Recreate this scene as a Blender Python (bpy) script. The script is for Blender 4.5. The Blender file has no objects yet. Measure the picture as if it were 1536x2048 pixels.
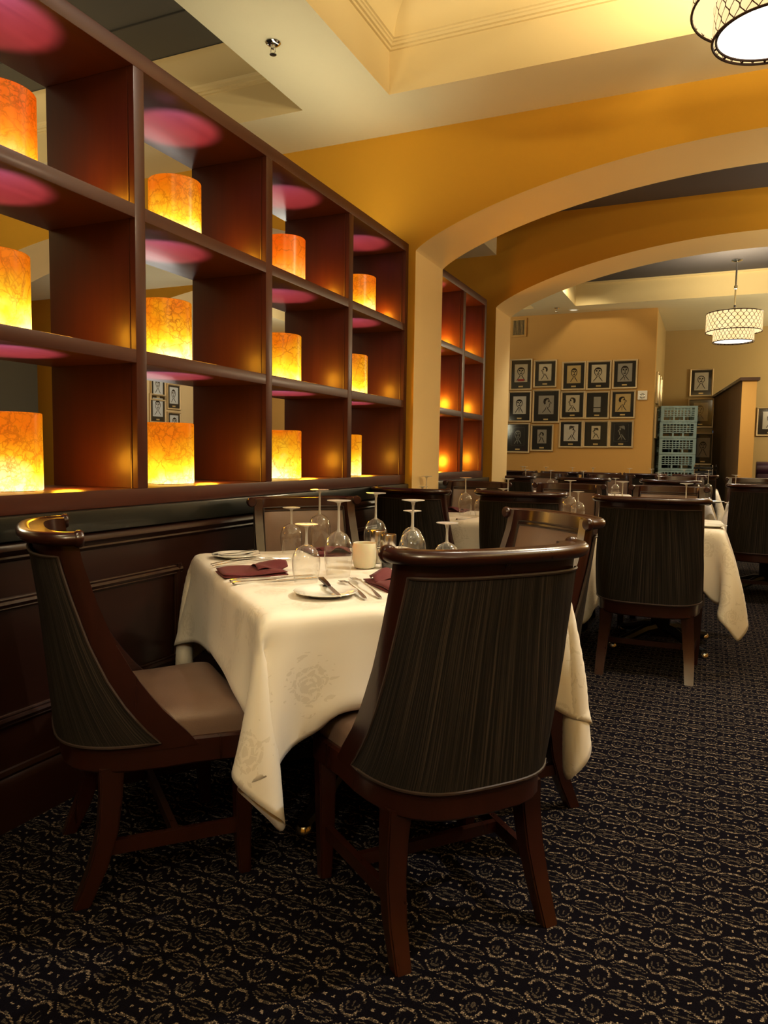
import bpy, bmesh, math, random
import numpy as np
from mathutils import Vector, Matrix

random.seed(7)
S = bpy.context.scene
COL = S.collection
PI = math.pi
rad = math.radians

# ------------------------------------------------------------------ camera
EYE = 1.15
YAW, PITCH, ROLL, FPX = 0.415923, 0.0788662, 0.0143258, 1467.34

def camera():
    f = Vector((-math.sin(YAW)*math.cos(PITCH), math.cos(YAW)*math.cos(PITCH), -math.sin(PITCH)))
    r = Vector((math.cos(YAW), math.sin(YAW), 0)); u = r.cross(f)
    r2 = math.cos(ROLL)*r + math.sin(ROLL)*u
    u2 = -math.sin(ROLL)*r + math.cos(ROLL)*u
    cd = bpy.data.cameras.new('camera'); co = bpy.data.objects.new('camera', cd); COL.objects.link(co)
    m = Matrix((r2, u2, -f)).transposed().to_4x4(); m.translation = Vector((0, 0, EYE))
    co.matrix_world = m
    cd.sensor_fit = 'VERTICAL'; cd.sensor_height = 24.0
    cd.lens = FPX/2048*24.0; cd.clip_start = .02; cd.clip_end = 100
    S.camera = co
camera()

S.cycles.use_denoising = True
S.cycles.use_adaptive_sampling = True
S.cycles.adaptive_threshold = .02
S.cycles.max_bounces = 8
S.cycles.diffuse_bounces = 4
S.cycles.glossy_bounces = 4
S.cycles.transmission_bounces = 8
S.cycles.transparent_max_bounces = 24
S.cycles.sample_clamp_indirect = 4
S.cycles.caustics_reflective = False
S.cycles.caustics_refractive = False
S.view_settings.view_transform = 'Standard'
S.view_settings.look = 'None'
S.view_settings.exposure = 0.12
S.view_settings.gamma = 0.84
w = bpy.data.worlds.new('world'); S.world = w; w.use_nodes = True
w.node_tree.nodes['Background'].inputs[0].default_value = (1, .82, .6, 1)
w.node_tree.nodes['Background'].inputs[1].default_value = .02

# ------------------------------------------------------------------ materials
class N:
    def __init__(s, name):
        s.m = bpy.data.materials.new(name); s.m.use_nodes = True
        s.t = s.m.node_tree; s.n = s.t.nodes; s.l = s.t.links
        s.n.clear()
        s.out = s.n.new('ShaderNodeOutputMaterial')
    def new(s, typ, **kw):
        n = s.n.new('ShaderNode'+typ)
        ins = kw.pop('ins', {})
        for k, v in kw.items(): setattr(n, k, v)
        for k, v in ins.items(): s.set(n.inputs[k], v)
        return n
    def set(s, sock, v):
        if isinstance(v, bpy.types.NodeSocket): s.l.new(v, sock)
        elif isinstance(v, bpy.types.Node): s.l.new(v.outputs[0], sock)
        else:
            if hasattr(sock.default_value, '__len__') and hasattr(v, '__len__') and len(sock.default_value) == 4 and len(v) == 3: v = (*v, 1)
            sock.default_value = v
    def math(s, op, a, b=None, c=None, clamp=False):
        n = s.new('Math', operation=op, use_clamp=clamp)
        s.set(n.inputs[0], a)
        if b is not None: s.set(n.inputs[1], b)
        if c is not None: s.set(n.inputs[2], c)
        return n.outputs[0]
    def mix(s, f, a, b, blend='MIX'):
        n = s.new('Mix', data_type='RGBA', blend_type=blend)
        s.set(n.inputs[0], f); s.set(n.inputs[6], a); s.set(n.inputs[7], b)
        return n.outputs[2]
    def ramp(s, f, stops):
        n = s.new('ValToRGB'); e = n.color_ramp.elements
        while len(e) < len(stops): e.new(.5)
        for el, (p, c) in zip(e, stops):
            el.position = p; el.color = (*c, 1) if len(c) == 3 else c
        s.set(n.inputs[0], f); return n.outputs[0]
    def obj(s): return s.new('TexCoord').outputs['Object']
    def map(s, v, scale=(1, 1, 1), rot=(0, 0, 0), loc=(0, 0, 0)):
        return s.new('Mapping', ins={0: v, 1: loc, 2: rot, 3: scale}).outputs[0]
    def noise(s, v, scale, detail=3, rough=.5, dist=0, out=0):
        return s.new('TexNoise', ins={'Vector': v, 'Scale': scale, 'Detail': detail, 'Roughness': rough, 'Distortion': dist}).outputs[out]
    def bump(s, h, strength=.2, dist=.01):
        return s.new('Bump', ins={'Height': h, 'Strength': strength, 'Distance': dist}).outputs[0]
    def pbsdf(s, color, rough=.5, normal=None, **ins):
        p = s.new('BsdfPrincipled'); s.set(p.inputs['Base Color'], color); s.set(p.inputs['Roughness'], rough)
        if normal is not None: s.set(p.inputs['Normal'], normal)
        for k, v in ins.items(): s.set(p.inputs[k.replace('_', ' ')], v)
        s.l.new(p.outputs[0], s.out.inputs[0]); return p

def plain(name, color, rough=.5, **k):
    a = N(name); a.pbsdf(color, rough, **k); return a.m

def paint(name, color, var=.06, rough=.75):
    a = N(name); c = a.obj()
    n = a.noise(c, 1.3, 4); f = a.noise(c, 120, 2)
    dark = tuple(x*(1-var*2) for x in color)
    a.pbsdf(a.mix(n, dark, color), rough, a.bump(f, .04, .004)); return a.m

def wood(name, c0, c1, rough=.28, axis=2, coat=.25):
    a = N(name); c = a.obj()
    sc = [26, 26, 26]; sc[axis] = 1.6
    v = a.map(c, tuple(sc))
    g = a.noise(v, 1.0, 5, .6, .6)
    b = a.noise(c, 3.0, 3)
    col = a.mix(a.math('MULTIPLY', g, 1.0), c0, c1)
    col = a.mix(a.math('MULTIPLY', b, .5), col, tuple(x*.6 for x in c0))
    a.pbsdf(col, a.math('ADD', rough, a.math('MULTIPLY', g, .1)), a.bump(g, .03, .003), Coat_Weight=coat, Coat_Roughness=.18)
    return a.m

M = {}
M['shelf_wood'] = wood('shelf_mahogany', (.062, .0135, .0065), (.125, .030, .012), .38, 2, .12)
M['shelf_wood_h'] = wood('shelf_mahogany_long', (.062, .0135, .0065), (.125, .030, .012), .38, 1, .12)
M['wainscot'] = wood('wainscot_dark', (.024, .007, .005), (.044, .0125, .007), .3, 1)
M['ledge'] = plain('ledge_black', (.02, .021, .017), .35, Coat_Weight=.3)
M['chair_wood'] = wood('chair_mahogany', (.026, .0062, .004), (.052, .0115, .006), .24, 2, .4)
M['wall_gold'] = paint('wall_gold', (.60, .325, .022), .05)
M['pier'] = paint('reveal_lit_tan', (.90, .70, .37), .05)  # wall paint with the brighter light of the reveals put into the colour
M['wall_back'] = paint('wall_back_tan', (.50, .37, .17), .05)
M['wall_amber'] = paint('wall_amber', (.55, .33, .10), .05)
M['soffit'] = paint('soffit_cream', (.86, .79, .56), .05)
M['fascia'] = paint('fascia_cream', (.72, .58, .32), .04)
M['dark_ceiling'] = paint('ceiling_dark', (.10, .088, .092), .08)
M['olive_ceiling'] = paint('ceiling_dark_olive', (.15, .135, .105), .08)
M['cream_wall'] = paint('wall_cream', (.62, .48, .27), .04)
M['grey_panel'] = paint('panel_grey_green', (.16, .165, .13), .06)
M['brown_partition'] = paint('partition_brown', (.17, .095, .03), .06)
M['black'] = plain('black_iron', (.012, .012, .012), .35)
M['black_matte'] = plain('black_cushion', (.012, .011, .012), .6)
M['steel'] = plain('steel', (.62, .60, .56), .22, Metallic=1.0)
M['cutlery'] = plain('cutlery_steel', (.80, .79, .77), .24, Metallic=.9)
M['chrome'] = plain('chrome', (.8, .8, .78), .12, Metallic=1.0)
M['frame_gold'] = plain('frame_champagne', (.66, .54, .34), .38, Metallic=.55)
M['mat_black'] = plain('mat_black', (.012, .014, .013), .8)
M['plaque'] = plain('plaque_brass', (.62, .48, .24), .4, Metallic=.4)
M['ink'] = plain('ink', (.012, .010, .010), .8)
M['chalk'] = plain('chalk_line', (.28, .28, .25), .9)
M['red'] = plain('red_bow', (.35, .01, .015), .6)
M['white_plastic'] = plain('white_plastic', (.75, .72, .64), .4)
M['crate'] = plain('crate_blue', (.36, .51, .55), .5)
M['china'] = plain('china_white', (.80, .78, .72), .15, Coat_Weight=.5, Coat_Roughness=.05)
M['logo'] = plain('plate_mark', (.02, .02, .02), .4)
M['mill_body'] = plain('peppercorns', (.02, .014, .01), .5)
M['salt'] = plain('salt_grains', (.7, .66, .58), .7)
M['purple'] = plain('purple_vinyl', (.045, .012, .035), .4)
M['knife_handle'] = plain('dark_knife_handle', (.03, .014, .01), .3)

def paper(name, col):
    a = N(name); n = a.noise(a.obj(), 14, 3)
    a.pbsdf(a.mix(n, tuple(x*.8 for x in col), col), .8); return a.m
M['paper'] = paper('paper_cream', (.58, .50, .36)); M['paper_white'] = paper('paper_white', (.60, .56, .49))
M['paper_tan'] = paper('paper_tan', (.55, .40, .18)); M['paper_grey'] = paper('paper_grey', (.36, .33, .28))
M['paper_cool'] = paper('paper_cool', (.62, .63, .64))

def fabric_back():
    a = N('striated_fabric'); c = a.new('TexCoord').outputs['UV']
    # fine vertical threads: noise squeezed across, stretched along z
    v = a.map(c, (330, 1.6, 1))
    t = a.noise(v, 1.0, 2, .7)
    v2 = a.map(c, (45, 1.2, 1)); t2 = a.noise(v2, 1.0, 2)
    f = a.math('MULTIPLY', a.math('SUBTRACT', t, .44, clamp=True), 4.5, clamp=True)
    f = a.math('MULTIPLY', f, t2)
    col = a.mix(f, (.017, .0135, .0115), (.105, .082, .062))
    p = a.pbsdf(col, .55, a.bump(t, .15, .003), Specular_IOR_Level=.12)
    return a.m
M['fabric'] = fabric_back()

def leather():
    a = N('taupe_leather'); c = a.obj()
    v = a.new('TexVoronoi', ins={'Vector': c, 'Scale': 420}).outputs[0]
    n = a.noise(c, 9, 3)
    a.pbsdf(a.mix(n, (.15, .098, .074), (.22, .148, .112)), .42, a.bump(v, .12, .002)); return a.m
M['leather'] = leather()
M['piping'] = plain('piping_brown', (.045, .028, .02), .5)

def linen(name='linen_damask'):
    a = N(name); uv = a.new('TexCoord').outputs['UV']
    # damask: clusters of petals woven a shade darker, tone on tone
    cell = a.new('TexVoronoi', feature='F1', voronoi_dimensions='2D', ins={'Vector': uv, 'Scale': 5.2, 'Randomness': .55})
    d = cell.outputs['Distance']
    pet = a.new('TexVoronoi', feature='DISTANCE_TO_EDGE', voronoi_dimensions='2D', ins={'Vector': a.map(uv, (1, 1, 1)), 'Scale': 40})
    swirl = a.noise(uv, 30, 2, .5, .8)
    petals = a.math('GREATER_THAN', a.math('FRACT', a.math('ADD', a.math('MULTIPLY', d, 11), a.math('MULTIPLY', swirl, 2.6))), .42)
    petals = a.math('MULTIPLY', petals, a.math('GREATER_THAN', pet.outputs[0], .035))
    wob = a.noise(uv, 18, 2)
    inside = a.math('LESS_THAN', a.math('ADD', d, a.math('MULTIPLY', wob, .25)), .37)
    leaf = a.math('GREATER_THAN', a.noise(a.map(uv, (1, 2.2, 1)), 26, 1, .3, 1.5), .63)
    near = a.math('LESS_THAN', a.math('ADD', d, a.math('MULTIPLY', wob, .3)), .56)
    mask = a.math('MAXIMUM', a.math('MULTIPLY', inside, petals), a.math('MULTIPLY', leaf, near))
    weave = a.noise(a.map(uv, (900, 900, 1)), 1, 1)
    col = a.mix(a.math('MULTIPLY', mask, .5), (.78, .72, .63), (.61, .55, .45))
    a.pbsdf(col, a.math('SUBTRACT', .62, a.math('MULTIPLY', mask, .22)), a.bump(a.math('ADD', a.math('MULTIPLY', weave, .3), mask), .05, .003), Sheen_Weight=.2)
    return a.m
M['linen'] = linen()

def napkin():
    a = N('burgundy_napkin'); n = a.noise(a.map(a.obj(), (300, 300, 300)), 1, 2)
    a.pbsdf(a.mix(n, (.095, .013, .016), (.16, .026, .028)), .75, a.bump(n, .1, .001), Sheen_Weight=.08); return a.m
M['napkin'] = napkin()

def glass(name='clear_glass', tint=(.985, .985, .975), k=1.0, extra=.02):
    a = N(name)
    gl = a.new('BsdfGlossy', ins={0: (1, 1, 1), 1: .07})
    lw = a.new('LayerWeight', ins={0: .35})
    tr = a.new('BsdfTransparent', ins={0: a.mix(a.math('POWER', lw.outputs['Facing'], 3.5, clamp=True), tint, (.34, .27, .20))})
    f = a.math('ADD', a.math('MULTIPLY', a.math('POWER', lw.outputs['Facing'], 2.0), .85*k), .05, clamp=True)
    mx = a.new('MixShader', ins={0: f}); a.l.new(tr.outputs[0], mx.inputs[1]); a.l.new(gl.outputs[0], mx.inputs[2])
    df = a.new('BsdfDiffuse', ins={0: (.85, .83, .78)})
    m2 = a.new('MixShader', ins={0: extra}); a.l.new(mx.outputs[0], m2.inputs[1]); a.l.new(df.outputs[0], m2.inputs[2])
    a.l.new(m2.outputs[0], a.out.inputs[0]); return a.m
M['glass'] = glass()
M['pane'] = glass('picture_glass', (.96, .97, .96), .6, 0)
M['glass_stem'] = glass('glass_stem', (.84, .82, .78), 1.3, .38)  # white mixed into the colour to imitate highlights on stem and foot
M['frost'] = plain('frosted_glass', (.66, .58, .44), .55, Subsurface_Weight=.3)

def onyx():
    a = N('lit_onyx'); c = a.obj(); info = a.new('ObjectInfo'); rnd = info.outputs['Random']; redness = a.new('SeparateColor', ins={0: info.outputs['Color']}).outputs[0]
    off = a.new('CombineXYZ', ins={0: a.math('MULTIPLY', rnd, 37), 1: a.math('MULTIPLY', rnd, 11), 2: a.math('MULTIPLY', rnd, 23)})
    p = a.new('VectorMath', operation='ADD'); a.l.new(c, p.inputs[0]); a.l.new(off.outputs[0], p.inputs[1])
    warp = a.noise(p.outputs[0], 8, 5, .65, .4, 1)
    wv = a.new('VectorMath', operation='SCALE', ins={'Scale': .11}); a.l.new(warp, wv.inputs[0])
    q = a.new('VectorMath', operation='ADD'); a.l.new(p.outputs[0], q.inputs[0]); a.l.new(wv.outputs[0], q.inputs[1])
    e1 = a.new('TexVoronoi', feature='DISTANCE_TO_EDGE', ins={'Vector': q.outputs[0], 'Scale': 13}).outputs[0]
    e2 = a.new('TexVoronoi', feature='DISTANCE_TO_EDGE', ins={'Vector': q.outputs[0], 'Scale': 34}).outputs[0]
    vein1 = a.math('MULTIPLY', a.math('SUBTRACT', 1, a.math('MULTIPLY', e1, 20), clamp=True), a.math('MULTIPLY', a.noise(p.outputs[0], 11, 2), 1.5))
    vein2 = a.math('SUBTRACT', 1, a.math('MULTIPLY', e2, 9), clamp=True)
    breakup = a.noise(p.outputs[0], 7, 3)
    big = a.noise(p.outputs[0], 5, 4)
    vein = a.math('MAXIMUM', a.math('MULTIPLY', vein1, .9), a.math('MULTIPLY', vein2, a.math('MULTIPLY', a.math('SUBTRACT', breakup, .38, clamp=True), 3.2, clamp=True)), clamp=True)
    z = a.new('SeparateXYZ', ins={0: c}).outputs[2]
    t = a.math('DIVIDE', z, .255, clamp=True)
    t2 = a.math('ADD', t, a.math('MULTIPLY', a.math('SUBTRACT', big, .5), 1.7))
    base = a.ramp(t2, [(0, (1.0, .74, .24)), (.32, (1.0, .58, .03)), (.68, (1.0, .41, .012)), (1, (.98, .25, .007))])
    base = a.mix(a.math('MULTIPLY', redness, .75), base, (1.0, .13, .006))
    col = a.mix(a.math('MULTIPLY', vein, .78), base, (.42, .10, .006))
    fine = a.noise(p.outputs[0], 42, 4, .7)
    col = a.mix(a.math('MULTIPLY', a.math('SUBTRACT', fine, .5, clamp=True), 1.6, clamp=True), col, (.75, .22, .008))
    st = a.math('ADD', .82, a.math('MULTIPLY', a.math('POWER', a.math('SUBTRACT', 1, t, clamp=True), 3.2), 3.4))
    em = a.new('Emission', ins={0: col, 1: st})
    gl = a.new('BsdfGlossy', ins={0: (1, 1, 1), 1: .25})
    mx = a.new('MixShader', ins={0: .03}); a.l.new(em.outputs[0], mx.inputs[1]); a.l.new(gl.outputs[0], mx.inputs[2])
    a.l.new(mx.outputs[0], a.out.inputs[0]); return a.m
M['onyx'] = onyx()

def shade():
    # lit fabric drum with a dark ogee lattice over it
    a = N('lattice_shade'); c = a.obj(); s = a.new('SeparateXYZ', ins={0: c})
    ang = a.math('DIVIDE', a.math('ARCTAN2', s.outputs[1], s.outputs[0]), 2*PI)
    u = a.math('MULTIPLY', ang, 30.0); v = a.math('MULTIPLY', s.outputs[2], 13.0)
    sw = a.math('MULTIPLY', a.math('COSINE', a.math('MULTIPLY', v, 2*PI)), .25)
    def line(off, sgn):
        x = a.math('FRACT', a.math('ADD', a.math('ADD', u, off), a.math('MULTIPLY', sw, sgn)))
        return a.math('LESS_THAN', a.math('ABSOLUTE', a.math('SUBTRACT', x, .5)), .055)
    l = a.math('MAXIMUM', line(0.25, 1), line(.75, -1))
    n = a.noise(c, 9, 2)
    em = a.new('Emission', ins={0: a.mix(n, (1, .62, .27), (1, .78, .46)), 1: 1.25})
    dk = a.new('BsdfPrincipled', ins={'Base Color': (.05, .018, .008), 'Roughness': .5})
    mx = a.new('MixShader', ins={0: l}); a.l.new(em.outputs[0], mx.inputs[1]); a.l.new(dk.outputs[0], mx.inputs[2])
    a.l.new(mx.outputs[0], a.out.inputs[0]); return a.m
M['shade'] = shade()
def emis(name, col, st):
    a = N(name); e = a.new('Emission', ins={0: col, 1: st}); a.l.new(e.outputs[0], a.out.inputs[0]); return a.m
M['diffuser'] = emis('white_diffuser', (1, .93, .8), 3.0)
M['inner_shade'] = emis('shade_lining', (1, .72, .4), 1.3)
M['reflection_glow'] = emis('blue_reflection', (.45, .62, 1), .8)  # glows to imitate a bluish reflection on the mirror strip
M['bronze'] = plain('bronze_wire', (.05, .025, .015), .4, Metallic=.6)

def carpet():
    a = N('patterned_carpet'); c = a.obj(); s = a.new('SeparateXYZ', ins={0: c})
    wob = a.noise(c, 130, 1); wob2 = a.noise(a.map(c, (1, 1, 1), loc=(5, 3, 1)), 130, 1)
    # woven in tufts: the drawing is read once per tuft
    T = .0042
    def tuft_co(v, n_):
        j = a.math('ADD', v, a.math('MULTIPLY', a.math('SUBTRACT', n_, .5), .009))
        q = a.math('DIVIDE', j, T); f = a.math('FRACT', q)
        return a.math('MULTIPLY', a.math('ADD', a.math('FLOOR', q), .5), T), a.math('ABSOLUTE', a.math('SUBTRACT', f, .5))
    X, fx = tuft_co(s.outputs[0], wob); Y, fy = tuft_co(s.outputs[1], wob2)
    edge = a.math('MULTIPLY', a.math('SUBTRACT', 1, a.math('MULTIPLY', a.math('POWER', fx, 2), 3.2)), a.math('SUBTRACT', 1, a.math('MULTIPLY', a.math('POWER', fy, 2), 3.2)), clamp=True)
    def cellco(v, period, off):
        q = a.math('DIVIDE', a.math('ADD', v, off), period)
        return a.math('MULTIPLY', a.math('SUBTRACT', a.math('FRACT', q), .5), period)
    PX, PY = .115, .1
    bx, by = cellco(X, PX, PX/2+.058), cellco(Y, PY, PY/2+.09)
    ax_, ay = cellco(X, PX, .058), cellco(Y, PY, .09)
    ab = lambda v: a.math('ABSOLUTE', v)
    def band(v, lo, hi): return a.math('MULTIPLY', a.math('GREATER_THAN', v, lo), a.math('LESS_THAN', v, hi))
    # upright link: two nested rounded bands with a slot in the middle
    eb = a.math('SQRT', a.math('ADD', a.math('POWER', a.math('DIVIDE', bx, .0225), 2), a.math('POWER', a.math('DIVIDE', by, .036), 2)))
    gap = a.math('GREATER_THAN', ab(by), .009)
    b1 = a.math('MULTIPLY', band(eb, .86, 1.10), gap)
    b2 = a.math('MULTIPLY', band(eb, .46, .63), a.math('LESS_THAN', by, .004))
    b3 = a.math('MULTIPLY', a.math('LESS_THAN', ab(bx), .0028), a.math('LESS_THAN', ab(by), .009))
    # lying leaf: vesica with an inner dash
    env = a.math('SUBTRACT', 1, a.math('POWER', a.math('DIVIDE', ax_, .050), 2), clamp=True)
    ea = a.math('DIVIDE', ab(ay), a.math('MAXIMUM', a.math('MULTIPLY', env, .027), .0008))
    a1 = a.math('MULTIPLY', band(ea, .80, 1.10), a.math('LESS_THAN', ab(ax_), .044))
    a2 = a.math('MULTIPLY', band(ea, .30, .52), a.math('MULTIPLY', a.math('LESS_THAN', ab(ax_), .034), a.math('GREATER_THAN', ab(ax_), .008)))
    a3 = a.math('MULTIPLY', a.math('LESS_THAN', ab(ay), .0026), a.math('LESS_THAN', ab(ax_), .016))
    # little dots left and right of each link
    dx = a.math('SUBTRACT', ab(bx), .046)
    dd = a.math('ADD', a.math('POWER', dx, 2), a.math('POWER', by, 2))
    d1 = a.math('LESS_THAN', dd, .0042**2)
    m = b1
    for k in (b2, b3, a1, a2, a3, d1): m = a.math('MAXIMUM', m, k)
    bright = a.math('MAXIMUM', a.math('MULTIPLY', a.math('MAXIMUM', b1, a1), a.math('GREATER_THAN', wob, .52)), d1)
    tuft = a.new('TexVoronoi', ins={'Vector': c, 'Scale': 300}).outputs[0]
    m = a.math('MULTIPLY', m, edge)
    pile = a.noise(c, 500, 2)
    ground = a.mix(pile, (.0028, .0022, .0036), (.011, .0085, .0135))
    line = a.mix(bright, (.115, .09, .067), (.38, .295, .215))
    a.pbsdf(a.mix(m, ground, line), .95, a.bump(a.math('ADD', pile, a.math('MULTIPLY', tuft, .6)), .5, .006), Specular_IOR_Level=.03)
    return a.m
M['carpet'] = carpet()

# ------------------------------------------------------------------ mesh helpers
class MB:
    def __init__(s): s.bm = bmesh.new()
    def box(s, x0, y0, z0, x1, y1, z1, bev=0):
        r = bmesh.ops.create_cube(s.bm, size=1)
        vs = r['verts']
        for v in vs:
            v.co = Vector(((x0+x1)/2+v.co.x*(x1-x0), (y0+y1)/2+v.co.y*(y1-y0), (z0+z1)/2+v.co.z*(z1-z0)))
        if bev:
            es = list({e for v in vs for e in v.link_edges})
            bmesh.ops.bevel(s.bm, geom=es, offset=bev, segments=2, profile=.6, affect='EDGES')
        return s
    def loft(s, rings, closed=True, caps=True, loop=False):
        R = [[s.bm.verts.new(p) for p in r] for r in rings]
        n = len(R[0])
        pairs = list(zip(R, R[1:])) + ([(R[-1], R[0])] if loop else [])
        for a, b in pairs:
            for i in range(n if closed else n-1):
                j = (i+1) % n
                try: s.bm.faces.new((a[i], a[j], b[j], b[i]))
                except ValueError: pass
        if caps and closed and not loop:
            s.bm.faces.new(list(reversed(R[0]))); s.bm.faces.new(R[-1])
        return s
    def tube(s, path, r, seg=8, caps=True, loop=False, flat=None):
        path = [Vector(p) for p in path]; n = len(path)
        rs = r if hasattr(r, '__len__') else [r]*n
        rings = []
        prev = None
        for i, p in enumerate(path):
            if loop: t = path[(i+1) % n]-path[i-1]
            else: t = path[min(i+1, n-1)]-path[max(i-1, 0)]
            t.normalize()
            if prev is None:
                up = Vector((0, 0, 1)) if abs(t.z) < .9 else Vector((1, 0, 0))
                a = t.cross(up).normalized()
            else:
                a = (prev - t*prev.dot(t)).normalized()
            prev = a; b = t.cross(a)
            k = 1 if flat is None else flat
            rings.append([p+a*math.cos(2*PI*j/seg)*rs[i]+b*math.sin(2*PI*j/seg)*rs[i]*k for j in range(seg)])
        return s.loft(rings, True, caps, loop)
    def lathe(s, prof, seg=24, center=(0, 0, 0), capb=True, capt=True):
        cx, cy, cz = center
        rings = [[(cx+r*math.cos(2*PI*j/seg), cy+r*math.sin(2*PI*j/seg), cz+z) for j in range(seg)] for r, z in prof]
        R = [[s.bm.verts.new(p) for p in ring] for ring in rings]
        for a, b in zip(R, R[1:]):
            for i in range(seg):
                j = (i+1) % seg; s.bm.faces.new((a[i], a[j], b[j], b[i]))
        if capb: s.bm.faces.new(list(reversed(R[0])))
        if capt: s.bm.faces.new(R[-1])
        return s
    def grid(s, P):
        R = [[s.bm.verts.new(p) for p in row] for row in P]
        for a, b in zip(R, R[1:]):
            for i in range(len(a)-1): s.bm.faces.new((a[i], a[i+1], b[i+1], b[i]))
        return s
    def quad(s, *ps):
        s.bm.faces.new([s.bm.verts.new(p) for p in ps]); return s
    def prism(s, poly, z0, z1):
        return s.loft([[(x, y, z0) for x, y in poly], [(x, y, z1) for x, y in poly]])
    def build(s, name, mat, parent=None, smooth=True, normals=True, angle=40):
        if normals: bmesh.ops.recalc_face_normals(s.bm, faces=s.bm.faces[:])
        me = bpy.data.meshes.new(name); s.bm.to_mesh(me); s.bm.free()
        me.materials.append(mat)
        if smooth:
            for p in me.polygons: p.use_smooth = True
            try: me.set_sharp_from_angle(angle=rad(angle))
            except Exception: pass
        o = bpy.data.objects.new(name, me); COL.objects.link(o)
        if parent: o.parent = parent
        return o

def thing(name, label, cat, loc=(0, 0, 0), rz=0, group=None):
    o = bpy.data.objects.new(name, None); COL.objects.link(o)
    o.location = loc; o.rotation_euler = (0, 0, rz); o.empty_display_size = .1
    o['label'] = label; o['category'] = cat
    if group: o['group'] = group
    return o
def tag(o, label, cat, group=None):
    o['label'] = label; o['category'] = cat
    if group: o['group'] = group
    return o
def struct(o):
    o['kind'] = 'structure'; return o
def copy_tree(o, parent=None):
    kids = [c for c in bpy.data.objects if c.parent == o]
    c = o.copy(); COL.objects.link(c)
    if parent: c.parent = parent
    for k in kids: copy_tree(k, c)
    return c
def dup(o, loc, rz, label, group=None):
    c = copy_tree(o); c.location = loc; c.rotation_euler = (0, 0, rz); c['label'] = label
    if 'group' in c and not group: del c['group']
    if group: c['group'] = group
    return c

# ------------------------------------------------------------------ room shell
CEIL = 3.272
struct(MB().quad((-10, -3, 0), (5, -3, 0), (5, 14, 0), (-10, 14, 0)).build('floor', M['carpet'], smooth=False))

def arch_z(x, x0, half): return 2.5+.465*max(0, 1-((x-x0)/half)**2)**.8
def arch_wall(name, y0, y1, mat, top):
    m = MB()
    spans = [(.30, 2.15), (-4.45, 2.10)]
    m.box(-10, y0, 0, -6.55, y1, top); m.box(-2.35, y0, 0, -1.85, y1, top); m.box(2.45, y0, 0, 5, y1, top)
    for x0, h in spans:
        n = 48; xs = [x0-h*math.cos(PI*i/n) for i in range(n+1)]
        for a, b in zip(xs, xs[1:]):
            za, zb = arch_z(a, x0, h), arch_z(b, x0, h)
            m.quad((a, y0, za), (b, y0, zb), (b, y0, top), (a, y0, top))
            m.quad((a, y1, za), (a, y1, top), (b, y1, top), (b, y1, zb))
            m.quad((a, y0, za), (a, y1, za), (b, y1, zb), (b, y0, zb))
    bmesh.ops.remove_doubles(m.bm, verts=m.bm.verts[:], dist=1e-5)
    o = m.build(name, mat, normals=False, angle=30)
    o.data.materials.append(M['pier'])      # same wall paint; lighter tan stands in for light on the reveals
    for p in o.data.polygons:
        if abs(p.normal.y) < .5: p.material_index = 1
    return struct(o)
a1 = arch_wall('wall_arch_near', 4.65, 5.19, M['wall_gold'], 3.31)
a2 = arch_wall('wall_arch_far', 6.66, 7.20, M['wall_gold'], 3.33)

def plate_with_holes(m, X0, X1, Y0, Y1, z, holes):
    xs = sorted({X0, X1, *[v for h in holes for v in h[:2]]}); ys = sorted({Y0, Y1, *[v for h in holes for v in h[2:]]})
    for xa, xb in zip(xs, xs[1:]):
        for ya, yb in zip(ys, ys[1:]):
            cx, cy = (xa+xb)/2, (ya+yb)/2
            if any(h[0] < cx < h[1] and h[2] < cy < h[3] for h in holes): continue
            m.quad((xa, ya, z), (xa, yb, z), (xb, yb, z), (xb, ya, z))
H1 = (-1.835, 2.5, -1.2, 4.14); H2 = (-6.4, -2.41, -1.2, 4.12); H3 = (-1.83, 2.5, 7.65, 10.73)
H4 = (-6.4, -2.41, 7.65, 10.73)
m = MB()
plate_with_holes(m, -10, 5, -3, 4.66, CEIL, [H1, H2])
plate_with_holes(m, -10, 5, 7.19, 14, CEIL, [H3, H4])
m.quad((-10, 5.18, 2.97), (-10, 6.67, 2.97), (-1.86, 6.67, 2.97), (-1.86, 5.18, 2.97))
m.quad((-1.86, 5.18, 2.97), (-1.86, 6.67, 2.97), (-1.86, 6.67, 3.4), (-1.86, 5.18, 3.4))
struct(m.build('ceiling', M['soffit'], smooth=False, normals=False))
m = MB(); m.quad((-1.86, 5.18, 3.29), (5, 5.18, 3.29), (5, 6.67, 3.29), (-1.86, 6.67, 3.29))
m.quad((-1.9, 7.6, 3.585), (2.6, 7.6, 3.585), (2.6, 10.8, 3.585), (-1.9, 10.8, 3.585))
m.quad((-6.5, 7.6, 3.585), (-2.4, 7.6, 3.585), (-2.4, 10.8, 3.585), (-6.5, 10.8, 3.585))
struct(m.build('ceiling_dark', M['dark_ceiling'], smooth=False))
m = MB()
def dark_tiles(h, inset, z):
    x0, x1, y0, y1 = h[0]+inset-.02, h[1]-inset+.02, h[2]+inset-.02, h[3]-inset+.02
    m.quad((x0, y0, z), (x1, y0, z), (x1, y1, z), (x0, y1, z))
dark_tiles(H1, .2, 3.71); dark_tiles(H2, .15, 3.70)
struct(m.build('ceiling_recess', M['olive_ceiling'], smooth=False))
m = MB()
for y in (3.60, 2.99, 2.38): m.box(-6.3, y-.003, 3.692, -2.5, y+.003, 3.702)

struct(m.build('trim_4', plain('tile_joint', (.07, .063, .05), .8), smooth=False))

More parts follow.
